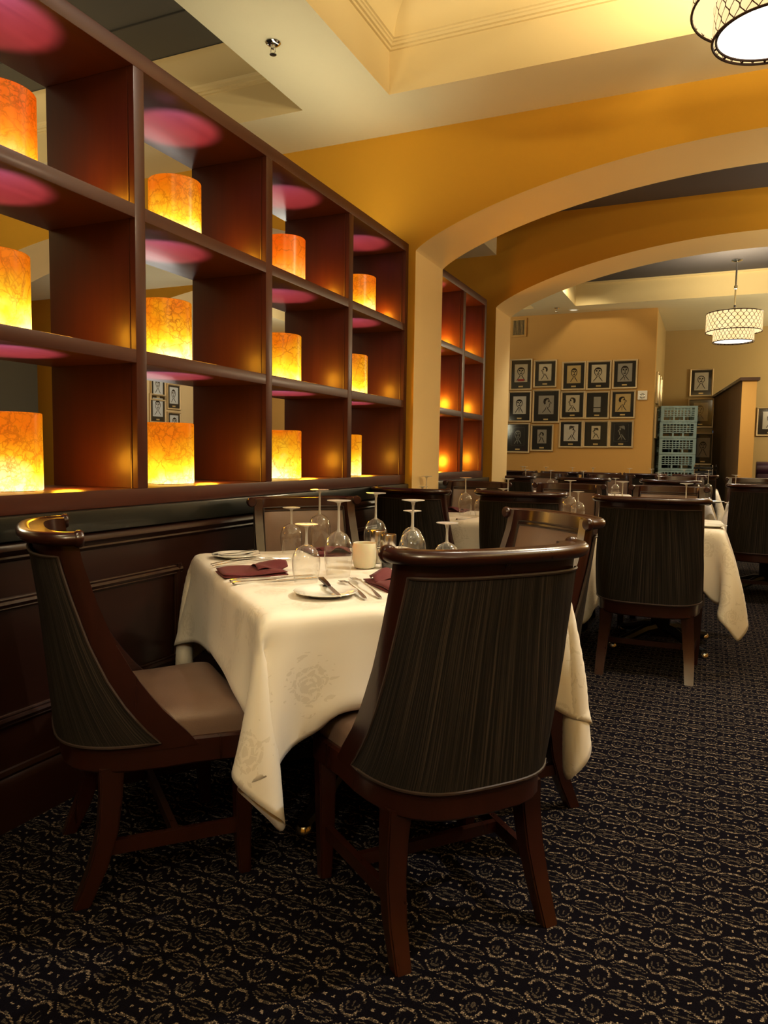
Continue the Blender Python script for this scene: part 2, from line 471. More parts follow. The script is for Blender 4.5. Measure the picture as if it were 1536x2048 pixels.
def recess(name, h, prof, mat):
    # profile: (inset, z) swept round the recess rectangle
    m = MB(); x0, x1, y0, y1 = h
    rings = [[(x0+i, y0+i, z), (x1-i, y0+i, z), (x1-i, y1-i, z), (x0+i, y1-i, z)] for i, z in prof]
    m.loft(rings, True, False)
    o = m.build(name, mat, angle=25, normals=False)
    for p in o.data.polygons: p.flip()
    return struct(o)
crown = [(0, 3.272), (0, 3.515), (.012, 3.517), (.014, 3.53), (.026, 3.533), (.030, 3.545), (.038, 3.549), (.040, 3.558), (.05, 3.562)]
cove = [(.05+.13*(1-math.cos(t)), 3.562+.145*math.sin(t)) for t in [PI/2*i/8 for i in range(1, 9)]]
recess('trim_1', H1, crown+[(x, z) for x, z in cove]+[(.2, 3.715)], M['fascia'])
crown2 = [(0, 3.272), (0, 3.49), (.012, 3.492), (.014, 3.505), (.026, 3.508), (.030, 3.525), (.038, 3.529), (.045, 3.54)]
recess('trim_2', H2, crown2+[(.045+.11*(1-math.cos(t)), 3.54+.155*math.sin(t)) for t in [PI/2*i/8 for i in range(1, 9)]], M['fascia'])
recess('trim_3', H3, [(0, 3.272), (0, 3.56), (.02, 3.562), (.02, 3.59)], M['fascia'])
recess('trim_5', H4, [(0, 3.272), (0, 3.56), (.02, 3.562), (.02, 3.59)], M['fascia'])

# far walls
struct(MB().box(-10, 11.24, 0, -.77, 11.4, 3.3).build('wall_far', M['wall_amber'], smooth=False))
struct(MB().box(-.93, 11.4, 0, -.77, 13.5, 3.3).build('wall_return', M['wall_back'], smooth=False))
struct(MB().box(-.77, 13.35, 0, 5, 13.5, 3.3).build('wall_back', M['wall_back'], smooth=False))
struct(MB().box(5, -3, 0, 5.15, 14, 3.4).build('wall_right', M['wall_gold'], smooth=False))
struct(MB().box(-10, -3.15, 0, 5.15, -3, 3.4).build('wall_near', M['wall_gold'], smooth=False))
struct(MB().box(-7.9, -3, 0, -7.75, 14, 3.3).build('wall_left_far', M['cream_wall'], smooth=False))
struct(MB().box(-7.75, 5.3, 0, -7.66, 8.1, 2.42).build('wall_left_panel', M['grey_panel'], smooth=False))

# pony wall with wainscot under the shelving
def wainscot(name, y0, y1, panels):
    m = MB(); X = -1.9
    m.box(X-.42, y0, 0, X, y1, .93)
    prof = [(0, .875), (.014, .872), (.024, .862), (.026, .848), (.016, .838), (.012, .83), (.014, .824), (.006, .816), (0, .812)]
    m.loft([[(X+d, y, z) for d, z in prof] for y in (y0, y1)], False, False)
    for a, b in panels:
        for z0, z1 in ((.335, .688),):
            P = [(X+.004, a, z0), (X+.004, b, z0), (X+.004, b, z1), (X+.004, a, z1)]
            for q in range(4):
                p0, p1 = Vector(P[q]), Vector(P[(q+1) % 4])
                dirv = (p1-p0).normalized(); e = .021
                p0 = p0-dirv*e; p1 = p1+dirv*e
                for off, r in ((0, .012), (.014, .006), (-.014, .006)):
                    nrm = Vector((0, -dirv.z, dirv.y))
                    m.tube([p0+nrm*off, p1+nrm*off], r, 8)
    return struct(m.build(name, M['wainscot']))
wainscot('wall_left', -1.4, 4.65, [(-1.2, -.15), (.1, 1.06), (1.2, 2.29), (2.47, 3.5), (3.68, 4.5)])
wainscot('wall_left_bay', 5.19, 6.66, [(5.35, 6.5)])
def ledge(name, y0, y1):
    return struct(MB().box(-2.34, y0, .876, -1.872, y1, .95, .006).build(name, M['ledge']))
ledge('trim_6', -1.4, 4.649); ledge('trim_7', 5.191, 6.659)
def base(name, y0, y1):
    m = MB(); X = -1.9
    prof = [(0, .185), (.008, .183), (.012, .170), (.006, .160), (.014, .150), (.018, .136), (.018, 0)]
    m.loft([[(X+d, y, z) for d, z in prof] for y in (y0, y1)], False, False)
    return struct(m.build(name, M['wainscot']))
base('baseboard_left', -1.4, 4.65); base('baseboard_left_bay', 5.19, 6.66)

# ------------------------------------------------------------------ display shelving
XF, XB = -1.9, -2.32
def shelf_unit(label, ys, y0, y1, zs=(.965, 1.512, 2.020, 2.548)):
    t = thing('display_shelf', label, 'shelf', (0, (y0+y1)/2, .95)); oy = (y0+y1)/2; oz = .95
    def part(name, x0, ya, za, x1, yb, zb, mat, bev=.003):
        return MB().box(x0, ya-oy, za-oz, x1, yb-oy, zb-oz, bev).build(name, mat, t)
    part('bottom_rail', XB, y0, .951, XF, y1, 1.012, M['shelf_wood_h'])
    part('top_rail', XB, y0, 2.490, XF, y1, 2.548, M['shelf_wood_h'])
    for z in (1.512, 2.020): part('shelf_board', XB, y0, z-.048, XF, y1, z, M['shelf_wood_h'])
    for a, b in ys:
        part('upright', XB+.002, a, 1.012, XF+.001, b, 2.490, M['shelf_wood'])
        # narrow face strip let into the front of each upright
        part('edge_strip', XF-.03, a-.003, 1.012, XF-.024, b+.003, 2.489, M['shelf_wood'], 0)
    return t
shelf_unit('tall open mahogany display shelf over the wainscot, nearest the camera, holding onyx lamps',
           [(-.455, -.40), (.395, .45), (1.237, 1.290), (2.08, 2.133), (2.923, 2.976), (3.766, 3.819), (4.598, 4.648)], -1.4, 4.649)
shelf_unit('smaller open mahogany display shelf between the two tan arch piers', [(5.192, 5.25), (5.85, 5.92), (6.47, 6.53)], 5.192, 6.53)

# onyx lamps
def lamp_tree(label, loc):
    t = thing('onyx_lamp', label, 'lamp', loc, 0, 'lit onyx cylinder lamps in the shelving')
    R, H = .108, .255
    prof = [(R-.018, .002), (R-.002, .002), (R, .004), (R, H-.003), (R-.003, H), (R-.016, H), (R-.018, H-.003), (R-.018, .002)]
    MB().lathe(prof, 40, capb=False, capt=False).build('shade', M['onyx'], t).color = (0, 0, 0, 1)
    MB().lathe([(R-.02, 0), (R-.02, .006)], 32).build('base', M['black'], t)
    return t
lamps = []
rows = {'top': 2.020, 'middle': 1.512, 'bottom': 1.012}
cols = {1.71: 'leftmost shelf column, cut by the photo edge', 2.5: 'second shelf column, behind the near chair pair', 3.40: 'third shelf column', 4.22: 'last shelf column before the pier'}
spec = [('top', 1.712, 'orange onyx lamp with swirling bands in the leftmost column, top shelf'),
        ('middle', 1.674, 'amber onyx lamp with webbed veins in the leftmost column, middle shelf'),
        ('bottom', 1.708, 'amber onyx lamp with a white-hot base in the leftmost column, bottom shelf'),
        ('top', 2.550, 'amber onyx lamp in the second column from the left, top shelf'),
        ('middle', 2.482, 'glowing onyx lamp in the second column from the left, middle shelf'),
        ('bottom', 2.492, 'bright yellow onyx lamp in the second column from the left, bottom shelf below pictures'),
        ('top', 3.428, 'deep orange onyx lamp in the third column, top shelf'),
        ('middle', 3.390, 'yellow webbed onyx lamp in the third column, middle shelf'),
        ('bottom', 3.396, 'yellow onyx lamp in the third column, bottom shelf'),
        ('top', 4.330, 'amber onyx lamp in the last column by the pier, top shelf'),
        ('middle', 4.220, 'yellow onyx lamp in the last column by the pier, middle shelf'),
        ('bottom', 4.146, 'yellow onyx lamp in the last column by the pier, bottom shelf')]
def plight(name, loc, power, color, size=.03, kind='POINT', **k):
    l = bpy.data.lights.new(name, kind); l.energy = power; l.color = color
    if kind in ('POINT', 'SPOT'): l.shadow_soft_size = size
    for a, b in k.items(): setattr(l, a, b)
    o = bpy.data.objects.new(name, l); COL.objects.link(o); o.location = loc; return o
def lamp_glow(x, y, z, dim=1):
    plight('lamp_uplight', (x, y, z+.03), 36*min(dim, 1.3), (.95, .42, .86), .03)
    plight('panel_fill', (x+.06, y+.20, z+.06), 2.4*dim, (1, .47, .028), .05)  # added light beside each lamp, strengthening its glow on the panels
first = None
for row, y, lab in spec:
    z = rows[row]
    if first is None: first = lamp_tree(lab, (-2.11, y, z+.0005)); lp = first
    else: lp = dup(first, (-2.11, y, z+.0005), random.uniform(0, 6), lab, 'lit onyx cylinder lamps in the shelving')
    k_ = {('top', 1.712): .9, ('top', 3.428): 1.0, ('top', 2.550): .15, ('bottom', 1.708): .2, ('top', 4.330): .3}.get((row, y), 0)
    [c for c in lp.children if c.name.startswith('shade')][0].color = (k_, 0, 0, 1)
    lamp_glow(-2.11, y, z)
for row, y, lab in [('top', 5.52, 'onyx lamp mostly hidden by the pier, top shelf of the farther unit'), ('middle', 5.52, 'onyx lamp mostly hidden by the pier, middle shelf of the farther unit'), ('bottom', 5.55, 'onyx lamp mostly hidden by the pier, bottom shelf of the farther unit'),
                    ('top', 6.10, 'onyx lamp in the right column, top shelf of the farther unit'), ('middle', 6.10, 'onyx lamp in the right column, middle shelf of the farther unit'), ('bottom', 6.06, 'onyx lamp in the right column, bottom shelf of the farther unit')]:
    dup(first, (-2.14, y, rows[row]+.0005), random.uniform(0, 6), lab, 'lit onyx cylinder lamps in the shelving')
    lamp_glow(-2.14, y, rows[row], 3.2)

# ------------------------------------------------------------------ dining chair
def interp(tab, z):
    tab = sorted(tab)
    if z <= tab[0][0]: return tab[0][1]
    for (a, va), (b, vb) in zip(tab, tab[1:]):
        if z <= b:
            k = (z-a)/(b-a); k2 = k
            return va+(vb-va)*k2
    return tab[-1][1]
END = [(.40, .165), (.417, .14), (.50, .065), (.58, .01), (.675, -.04), (.78, -.08), (.888, -.113), (.95, -.122)]
HALF = [(.40, .243), (.6, .243), (.8, .238), (.95, .233)]
REAR = [(.40, -.160), (.55, -.174), (.75, -.192), (.95, -.220)]
def shell(s, z, off=0):
    """s in -1..1 across the back, z height; off>0 outward (rear)"""
    hw, ye, yr = interp(HALF, z), interp(END, z), interp(REAR, z)
    # superellipse half: ends run forward, rear is a flat bow
    th = s*PI/2
    c, sn = math.cos(th), math.sin(th)
    n = interp([(.4, .60), (.95, .70)], z); q = interp([(.4, .78), (.95, .93)], z)
    x = hw*math.copysign(abs(sn)**n, sn); y = ye+(yr-ye)*abs(c)**q
    # normal by finite difference
    e = 1e-3; th2 = max(-PI/2, min(PI/2, th+e)); th1 = max(-PI/2, min(PI/2, th-e))
    f = lambda t: Vector((hw*math.copysign(abs(math.sin(t))**n, math.sin(t)), ye+(yr-ye)*abs(math.cos(t))**q))
    d = f(th2)-f(th1)
    if d.length < 1e-9: d = Vector((0, 1))
    d.normalize(); nrm = Vector((d.y, -d.x))
    if nrm.dot(Vector((x, y+.25*0-ye-.05))) < 0: nrm = -nrm
    return Vector((x+nrm.x*off, y+nrm.y*off, z))
def zs(a, b, n): return [a+(b-a)*i/n for i in range(n+1)]
def chair(label, loc, rz):
    t = thing('dining_chair', label, 'chair', loc, rz)
    ns, nz = 28, 16
    ss = [-1+2*i/ns for i in range(ns+1)]
    Z = zs(.385, .950, nz)
    # frame shell
    m = MB()
    outer = [[shell(s, z, .0) for s in ss] for z in Z]; inner = [[shell(s, z, -.036) for s in ss] for z in Z]
    rings = [o+list(reversed(i)) for o, i in zip(outer, inner)]
    m.loft(rings)
    m.build('back_frame', M['chair_wood'], t)
    # crest roll
    path = [shell(-1+2*i/36, .95, .013) for i in range(37)]
    path = [p+Vector((0, 0, -.012)) for p in path]
    e0 = (path[0]-path[1]).normalized(); 
    path[0] += Vector((0, .004, 0)); path[-1] += Vector((0, .004, 0))
    m = MB(); m.tube(path, .019, 12, flat=.88)
    for sx in (path[0], path[-1]):
        m.lathe([(.006, -.012), (.017, -.011), (.021, -.005), (.021, .005), (.017, .010), (.008, .011)], 14, (0, 0, 0))
        vs = m.bm.verts[-14*6:] if False else list(m.bm.verts)[-84:]
        for v in vs:
            co = v.co.copy(); v.co = Vector((co.x+sx.x, co.z+sx.y, co.y+sx.z))
    m.build('crest_rail', M['chair_wood'], t)
    # rear fabric panel
    def sb(z): return .60+.20*((.95-z)/.55)**1.2 if z < .95 else .6
    zt, zb = .893, .405
    zz = zs(zb, zt, 14)
    ext = lambda z: .70+.17*max(0, (.88-z)/.48)
    P = [[shell(ext(z)*(-1+2*i/26), z-(0), .005+.006*(1-abs(-1+2*i/26)**6)) for i in range(27)] for z in zz]
    bp = MB().grid(P).build('back_panel', M['fabric'], t)
    uv = bp.data.uv_layers.new(name='uv')
    for l in bp.data.loops: uv.data[l.index].uv = ((l.vertex_index % 27)/26*.62, (l.vertex_index//27)/14*.49)
    bord = [P[0][i] for i in range(27)]+[P[k][26] for k in range(1, 15)]+[P[14][i] for i in range(25, -1, -1)]+[P[k][0] for k in range(13, 0, -1)]
    MB().tube(bord, .0042, 6, loop=True).build('back_piping', M['piping'], bp)
    # inner leather pad
    zz = zs(.43, .896, 12); ext2 = lambda z: .70+.04*max(0, (.87-z)/.45)
    P = [[shell(ext2(z)*(-1+2*i/22), z, -.038-.012*(1-abs(-1+2*i/22)**8)*(1-abs(2*(z-.43)/.466-1)**10)) for i in range(23)] for z in zz]
    bd = MB().grid(P).build('back_pad', M['leather'], t)
    for g in (0, .014):
        k = 1+g*3.0
        Q = [[shell(ext2(z)*k*(-1+2*i/22), z+(g if z > .89 else 0), -.040) for i in range(23)] for z in zz]
        bord = [Q[n][0] for n in range(13)]+[Q[12][i] for i in range(1, 23)]+[Q[n][22] for n in range(11, -1, -1)]
        MB().tube(bord, .0032, 6).build('pad_piping', M['piping'], bd)
    # seat rail
    def outline(grow, zref, yf=.335, wf=.262, rf=.05):
        pts = []
        for i in range(17):
            p = shell(-1+2*i/16, zref, grow); pts.append((p.x, p.y))
        for cx, sgn, a0 in ((wf-rf, 1, 0), (-(wf-rf), -1, PI/2)):
            for i in range(6):
                th = a0+PI/2*i/5
                pts.append((cx+(rf+grow)*math.cos(th), yf-rf+(rf+grow)*math.sin(th)))
        return pts
    m = MB(); m.loft([[(x, y, z) for x, y in outline(g, .40)] for g, z in ((-.008, .332), (-.002, .338), (-.002, .398), (-.008, .404))])
    m.build('seat_rail', M['chair_wood'], t)
    m = MB(); m.loft([[(x*k, .1+(y-.1)*k, z) for x, y in outline(-.02, .43)] for k, z in ((1, .40), (1.0, .42), (1.0, .44), (.985, .456), (.93, .468), (.82, .477), (.6, .483), (.3, .485))])
    m.build('seat', M['leather'], t)
    # legs
    for sx in (-1, 1):
        pts = [(sx*.181, -.048, .345), (sx*.187, -.050, .27), (sx*.194, -.060, .18), (sx*.200, -.086, .09), (sx*.203, -.125, 0)]
        sz = [.030, .027, .025, .023, .020]
        m = MB(); m.loft([[(x-a, y-a, z), (x+a, y-a, z), (x+a, y+a, z), (x-a, y+a, z)] for (x, y, z), a in zip(pts, sz)])
        bmesh.ops.bevel(m.bm, geom=[e for e in m.bm.edges if abs(e.verts[0].co.z-e.verts[1].co.z) > .02], offset=.004, segments=2, affect='EDGES')
        m.build('rear_leg', M['chair_wood'], t)
        pts = [(sx*.228, .285, .36), (sx*.226, .285, .1), (sx*.225, .29, 0)]; sz = [.025, .020, .016]
        m = MB(); m.loft([[(x-a, y-a, z), (x+a, y-a, z), (x+a, y+a, z), (x-a, y+a, z)] for (x, y, z), a in zip(pts, sz)])
        bmesh.ops.bevel(m.bm, geom=[e for e in m.bm.edges if abs(e.verts[0].co.z-e.verts[1].co.z) > .02], offset=.004, segments=2, affect='EDGES')
        m.build('front_leg', M['chair_wood'], t)
        a, b = Vector((sx*.199, -.075, .135)), Vector((sx*.226, .285, .135))
        n = (b-a).normalized().cross(Vector((0, 0, 1)))*.009
        m = MB(); m.loft([[p+n+Vector((0, 0, -.018)), p-n+Vector((0, 0, -.018)), p-n+Vector((0, 0, .018)), p+n+Vector((0, 0, .018))] for p in (a, b)])
        m.build('side_stretcher', M['chair_wood'], t, smooth=False)
    m = MB(); m.box(-.212, .10, .122, .212, .118, .152); m.build('cross_stretcher', M['chair_wood'], t, smooth=False)
    return t

proto = chair('dark dining chair in profile at the left, facing right beside the wainscot', (-1.483, 1.543, 0), rad(51-90))
def place(x, y, face, label): return dup(proto, (x, y, 0), rad(face-90), label)
place(-.545, 1.68, 139.5, 'large dark dining chair in the foreground centre, its striped back to the camera')
place(-1.525, 2.735, -39, 'dining chair with taupe leather back behind the nearest table, facing the camera beside the wainscot')
place(-.600, 2.455, 225.5, 'dining chair turned left with brown leather back pad, right behind the foreground chair')
place(-1.60, 4.17, 82, 'dark back of the dining chair in front of the tan pier, second row of tables')
place(-.97, 4.22, 90, 'dark back of the dining chair behind the left turned chair, middle of the second row')
c9 = place(-.27, 4.10, 91, 'dark dining chair seen squarely from behind at right, with the cloth corner hanging beside it')
place(-1.58, 5.16, -90, 'dining chair facing the camera with its taupe back below the farther shelf')
place(-.93, 5.28, -92, 'dining chair facing the camera in the middle of the second row, behind wine glasses')
place(-.26, 5.36, -93, 'dining chair facing the camera behind the square-on dark chair at right')
c9.scale = (1.09, 1, 1)
place(.40, 6.62, 85, 'dark back of the dining chair cut by the right edge of the photo')
place(-1.84, 7.40, 92, 'dark chair back in the third row, nearest the far tan pier')
place(-1.10, 7.30, 88, 'dark chair back in the middle of the third row')
place(-.32, 7.26, 90, 'dark chair back in the third row behind the square-on chair')
place(-1.76, 8.55, -88, 'taupe chair facing the camera in the third row, nearest the far pier')
place(-1.02, 8.50, -92, 'taupe chair facing the camera in the middle of the third row')
place(-.28, 8.42, -91, 'taupe chair facing the camera in the third row before the blue crates')
place(.42, 8.42, -90, 'taupe chair facing the camera in the third row at far right')
place(-2.36, 9.92, 90, 'dark chair back in the last row at the far left by the pier')
place(-1.80, 9.95, 92, 'dark chair back in the last row, second from the left')
place(-1.28, 9.9, 88, 'dark chair back in the last row below the lower middle pictures')
place(-.74, 9.92, 90, 'dark chair back in the last row below the corner with the thermostat')
place(-.16, 9.86, 93, 'dark chair back in the last row below the blue crates')

# ------------------------------------------------------------------ tablecloths (small cloth solver)
def drape(a, b, ov, corner, seed, top=.752, seats=(), steps=150, iters=16, wind=(0, 0)):
    """square cloth laid on a 2a x 2b top; returns vertex grid in table space"""
    rng = np.random.default_rng(seed)
    def axis(h):
        n_in = max(6, int(round(2*h/.045))); n_out = max(5, int(round(ov/.026)))
        return np.concatenate([np.linspace(-1, 0, n_out, endpoint=False), np.linspace(0, 1, n_in+1), 1+np.linspace(0, 1, n_out+1)[1:]]), n_out
    pu, no = axis(a); pv, _ = axis(b)
    def pos(p, q, h):
        # p: own axis parameter, q: other axis parameter; overhang grows toward corners
        qn = np.clip((q-.5)*2, -1.0, 1.0) if True else q
        o = ov+(corner-ov)*np.abs(qn)**3
        return np.where(p < 0, -h+p*o, np.where(p > 1, h+(p-1)*o, -h+2*h*p))
    Pq, Qq = np.meshgrid(pu, pv, indexing='ij')
    X = pos(Pq, Qq, a); Y = pos(Qq, Pq, b)
    n, m_ = X.shape
    P = np.stack([X, Y, np.full_like(X, top+.002)], -1)
    P[..., 2] += rng.normal(0, .002, X.shape)
    rest = P.copy(); rest[..., 2] = 0
    on = (np.abs(X) <= a+1e-6) & (np.abs(Y) <= b+1e-6)
    inv = np.where(on, 0., 1.)
    V = np.zeros_like(P)
    # lift corner slightly off-plane so folds choose a side
    cons = []
    def add(d0, d1):
        for ph in range(2):
            i = np.arange(0, n-d0); j = np.arange(max(0, -d1), m_-max(0, d1))
            I, J = np.meshgrid(i, j, indexing='ij')
            if d0: k = ((I//max(1, d0)) % 2 == ph)
            else: k = ((J//max(1, abs(d1))) % 2 == ph)
            I, J = I[k], J[k]
            A = I*m_+J; B = (I+d0)*m_+J+d1
            r = np.linalg.norm(rest.reshape(-1, 3)[A]-rest.reshape(-1, 3)[B], axis=1)
            cons.append((A, B, r, 1 if max(abs(d0), abs(d1)) > 1 else 2 if d0 and d1 else 0))
    add(1, 0); add(0, 1); add(1, 1); add(1, -1); add(2, 0); add(0, 2)
    F = P.reshape(-1, 3); W_ = inv.reshape(-1); Vf = V.reshape(-1, 3)
    dt = 1/60.
    for st in range(steps):
        old = F.copy()
        Vf[:, 2] -= 9.8*dt; Vf[:, 0] += wind[0]*dt*(st < 40); Vf[:, 1] += wind[1]*dt*(st < 40)
        F += Vf*dt*W_[:, None]
        for it in range(iters):
            for A, B, r, bend in cons:
                d = F[B]-F[A]; L = np.linalg.norm(d, axis=1)+1e-9; wsum = W_[A]+W_[B]
                k = (.06 if bend == 1 else .22 if bend == 2 else .9)
                c = np.where(wsum > 0, k*(L-r)/L/np.maximum(wsum, 1e-9), 0)
                np.add.at(F, A, (c*W_[A])[:, None]*d) if bend else F.__setitem__(A, F[A]+(c*W_[A])[:, None]*d)
                np.add.at(F, B, -(c*W_[B])[:, None]*d) if bend else F.__setitem__(B, F[B]-(c*W_[B])[:, None]*d)
        # table block: push out sideways if below the top and inside
        ins = (np.abs(F[:, 0]) < a+.004) & (np.abs(F[:, 1]) < b+.004) & (F[:, 2] < top-.004) & (W_ > 0)
        if ins.any():
            px_ = a+.004-np.abs(F[:, 0]); py_ = b+.004-np.abs(F[:, 1])
            ux = ins & (px_ < py_); uy = ins & ~ux
            F[ux, 0] += np.sign(F[ux, 0])*px_[ux]; F[uy, 1] += np.sign(F[uy, 1])*py_[uy]
        for (cx, cy, ang, hw, y0, y1, zt) in seats:
            ca, sa = math.cos(ang), math.sin(ang)
            lx = (F[:, 0]-cx)*ca+(F[:, 1]-cy)*sa; ly = -(F[:, 0]-cx)*sa+(F[:, 1]-cy)*ca
            hit = (np.abs(lx) < hw) & (ly > y0) & (ly < y1) & (F[:, 2] < zt) & (F[:, 2] > zt-.12)
            F[hit, 2] = zt
        Vf[:] = (F-old)/dt*.965
        sp = np.linalg.norm(Vf, axis=1, keepdims=True); Vf *= np.minimum(1, 3/np.maximum(sp, 1e-6))
    G = F.reshape(n, m_, 3)
    UV = np.stack([X, Y], -1)
    return G, UV
def cloth_mesh(name, G, UV):
    n, m_ = G.shape[:2]
    me = bpy.data.meshes.new(name)
    vs = [tuple(v) for v in G.reshape(-1, 3)]
    fs = [(i*m_+j, (i+1)*m_+j, (i+1)*m_+j+1, i*m_+j+1) for i in range(n-1) for j in range(m_-1)]
    me.from_pydata(vs, [], fs)
    uvl = me.uv_layers.new(name='uv'); U = UV.reshape(-1, 2)
    for l in me.loops: uvl.data[l.index].uv = U[l.vertex_index]
    for p in me.polygons: p.use_smooth = True
    me.materials.append(M['linen'])
    o = bpy.data.objects.new(name, me); COL.objects.link(o)
    s = o.modifiers.new('sub', 'SUBSURF'); s.levels = 1; s.render_levels = 1
    th = o.modifiers.new('thick', 'SOLIDIFY'); th.thickness = .002; th.offset = 1
    return o

def table_tree(label, loc, rz, a, b, top=.75):
    t = thing('dining_table', label, 'table', loc, rz)
    MB().box(-a+.012, -b+.012, top-.035, a-.012, b-.012, top-.004, .004).build('tabletop', M['chair_wood'], t)
    MB().box(-.055, -.055, .05, .055, .055, top-.03, .006).build('pedestal', M['black'], t)
    for k in range(4):
        an = PI/4+k*PI/2; c, s = math.cos(an), math.sin(an)
        pts = [(c*r, s*r, z) for r, z in ((.03, .105), (.12, .095), (.22, .062), (.31, .036), (.36, .030))]
        m = MB(); m.tube(pts, [.032, .03, .027, .024, .022], 8); ft = m.build('foot', M['black'], t)
        MB().lathe([(.022, 0), (.026, .004), (.026, .022), (.02, .03)], 12, (c*.36, s*.36, 0)).build('glide', M['steel'], ft)
    return t

T1 = (-1.085, 2.222); A1 = rad(47)
ta, tb = .455, .575   # half sizes: local x along 47 deg, local y along 137 deg
table_tree('dining table nearest the camera under the cream damask cloth, set diagonally', (*T1, 0), A1, ta, tb)
def to_local(x, y, ang, T=T1, rz=A1):
    dx, dy = x-T[0], y-T[1]
    return (dx*math.cos(rz)+dy*math.sin(rz), -dx*math.sin(rz)+dy*math.cos(rz), ang-rz)
seats = []
for (x, y, f) in ((-1.483, 1.543, 51), (-.545, 1.68, 139.5), (-1.525, 2.735, -39), (-.565, 2.475, 225.5)):
    lx, ly, an = to_local(x, y, rad(f-90)); seats.append((lx, ly, an, .27, -.14, .36, .492))
G, UV = drape(ta, tb, .275, .345, 5, seats=seats, wind=(-.6, 0))
c1 = cloth_mesh('tablecloth', G, UV); c1.location = (*T1, 0); c1.rotation_euler = (0, 0, A1)
tag(c1, 'cream damask tablecloth with pointed corners on the nearest, diagonal table', 'tablecloth')

G2, UV2 = drape(.325, .40, .265, .39, 11, wind=(.2, .3))
G3, UV3 = drape(.46, .40, .265, .36, 12, wind=(-.1, -.3))
tables = [(-1.24, 4.66, .46, 'wide one in front of the tan pier, second row'),
          (-.235, 4.82, .325, 'at right, its corner hanging beside the square-on dark chair'),
          (-1.82, 8.0, .325, 'third row, nearest the far pier'), (-1.08, 7.9, .325, 'middle of the third row'), (-.31, 7.8, .325, 'third row behind the second row at right'),
          (.50, 7.25, .325, 'at the right edge, before the chair cut by the photo edge'), (-2.05, 10.55, .46, 'last row at the left, below the pictures'), (-1.02, 10.5, .46, 'last row, below the middle pictures'), (-.22, 10.35, .325, 'last row, in front of the blue crates')]
src = {}
for x, y, hw, lab in tables:
    if hw not in src:
        tt = table_tree('dining table '+lab, (x, y, 0), 0, hw, .40)
        o = cloth_mesh('tablecloth', *((G2, UV2) if hw == .325 else (G3, UV3))); src[hw] = (tt, o)
    else:
        dup(src[hw][0], (x, y, 0), 0, 'dining table '+lab); o = src[hw][1].copy(); COL.objects.link(o)
    o.location = (x, y, 0)
    tag(o, 'cream tablecloth '+lab, 'tablecloth')

# ------------------------------------------------------------------ tableware
TZ = .7565
def wine_glass(label, loc, big=True):
    t = thing('wine_glass', label, 'glass', loc, random.uniform(0, 6))
    k = 1.0
    if big: H, R, ST, FR = .245, .046, .098, .038
    else: H, R, ST, FR = .180, .043, .062, .035
    # stands upside down on its rim: bowl mouth at z=0, foot on top
    bh = H-ST
    prof = []
    for i in range(13):
        u = i/12; z = bh*u
        r = R*(.80+.20*math.sin(PI*min(1, u/.55)/2)) if u < .55 else R*math.sqrt(max(0.004, 1-((u-.55)/.455)**2))
        prof.append((max(r, .0045), z))
    MB().lathe(prof, 28, capb=False, capt=False).build('bowl', M['glass'], t)
    m = MB(); m.lathe([(.006, bh-.004), (.0042, bh+.008), (.0038, bh+ST*.5), (.0042, H-.02), (.007, H-.008)], 12)
    m.build('stem', M['glass_stem'], t)
    MB().lathe([(.007, H-.008), (.02, H-.0045), (FR, H-.002), (FR, H), (.006, H-.0005)], 28).build('foot', M['glass_stem'], t)
    return t
BIG = wine_glass('tall upturned wine glass nearest the camera, left of the white votive on the nearest table', (-1.074, 2.075, TZ), True)
SML = wine_glass('short upturned wine glass nearest the camera beside the burgundy napkin', (-1.106, 1.925, TZ), False)
def gl(big, x, y, lab, z=TZ, group=None): return dup(BIG if big else SML, (x, y, z), random.uniform(0, 6), lab, group)
gl(0, -1.490, 2.475, 'short upturned wine glass behind the napkin, in front of the taupe chair back')
gl(1, -1.455, 2.640, 'tall upturned wine glass standing farthest back, before the taupe chair back')
gl(1, -1.165, 2.56, 'tall upturned wine glass behind the salt and pepper mills')
gl(1, -.885, 2.24, 'tall upturned wine glass just over the foreground chair back')
gl(0, -1.03, 2.60, 'short upturned wine glass behind the tall one over the foreground chair back')
gl(0, -.752, 2.20, 'short upturned wine glass at right, over the foreground chair crest')
# second row
for big, x, y, lab in [(1, -1.47, 4.66, 'tall upturned glass on the second row left table, in front of the taupe chair'),
    (0, -1.345, 4.6, 'short upturned glass on the second row left table, beside the chair back'),
    (1, -1.80, 4.80, 'tall upturned glass seen against the tan pier'), (0, -1.76, 4.62, 'short upturned glass seen against the tan pier'),
    (1, -1.20, 4.72, 'tall upturned glass above the left end of the middle chair back'), (0, -1.22, 4.68, 'short upturned glass above the left end of the middle chair back'),
    (1, -.80, 4.72, 'tall upturned glass above the middle of the second row'), (0, -.735, 4.64, 'short upturned glass between the middle and the square-on chair'),
    (1, -.485, 4.74, 'tall upturned glass left of the square-on chair'), (0, -.525, 4.70, 'short upturned glass left of the square-on chair'),
    (1, -.12, 4.72, 'tall upturned glass above the crest of the square-on chair')]:
    gl(big, x, y, lab)
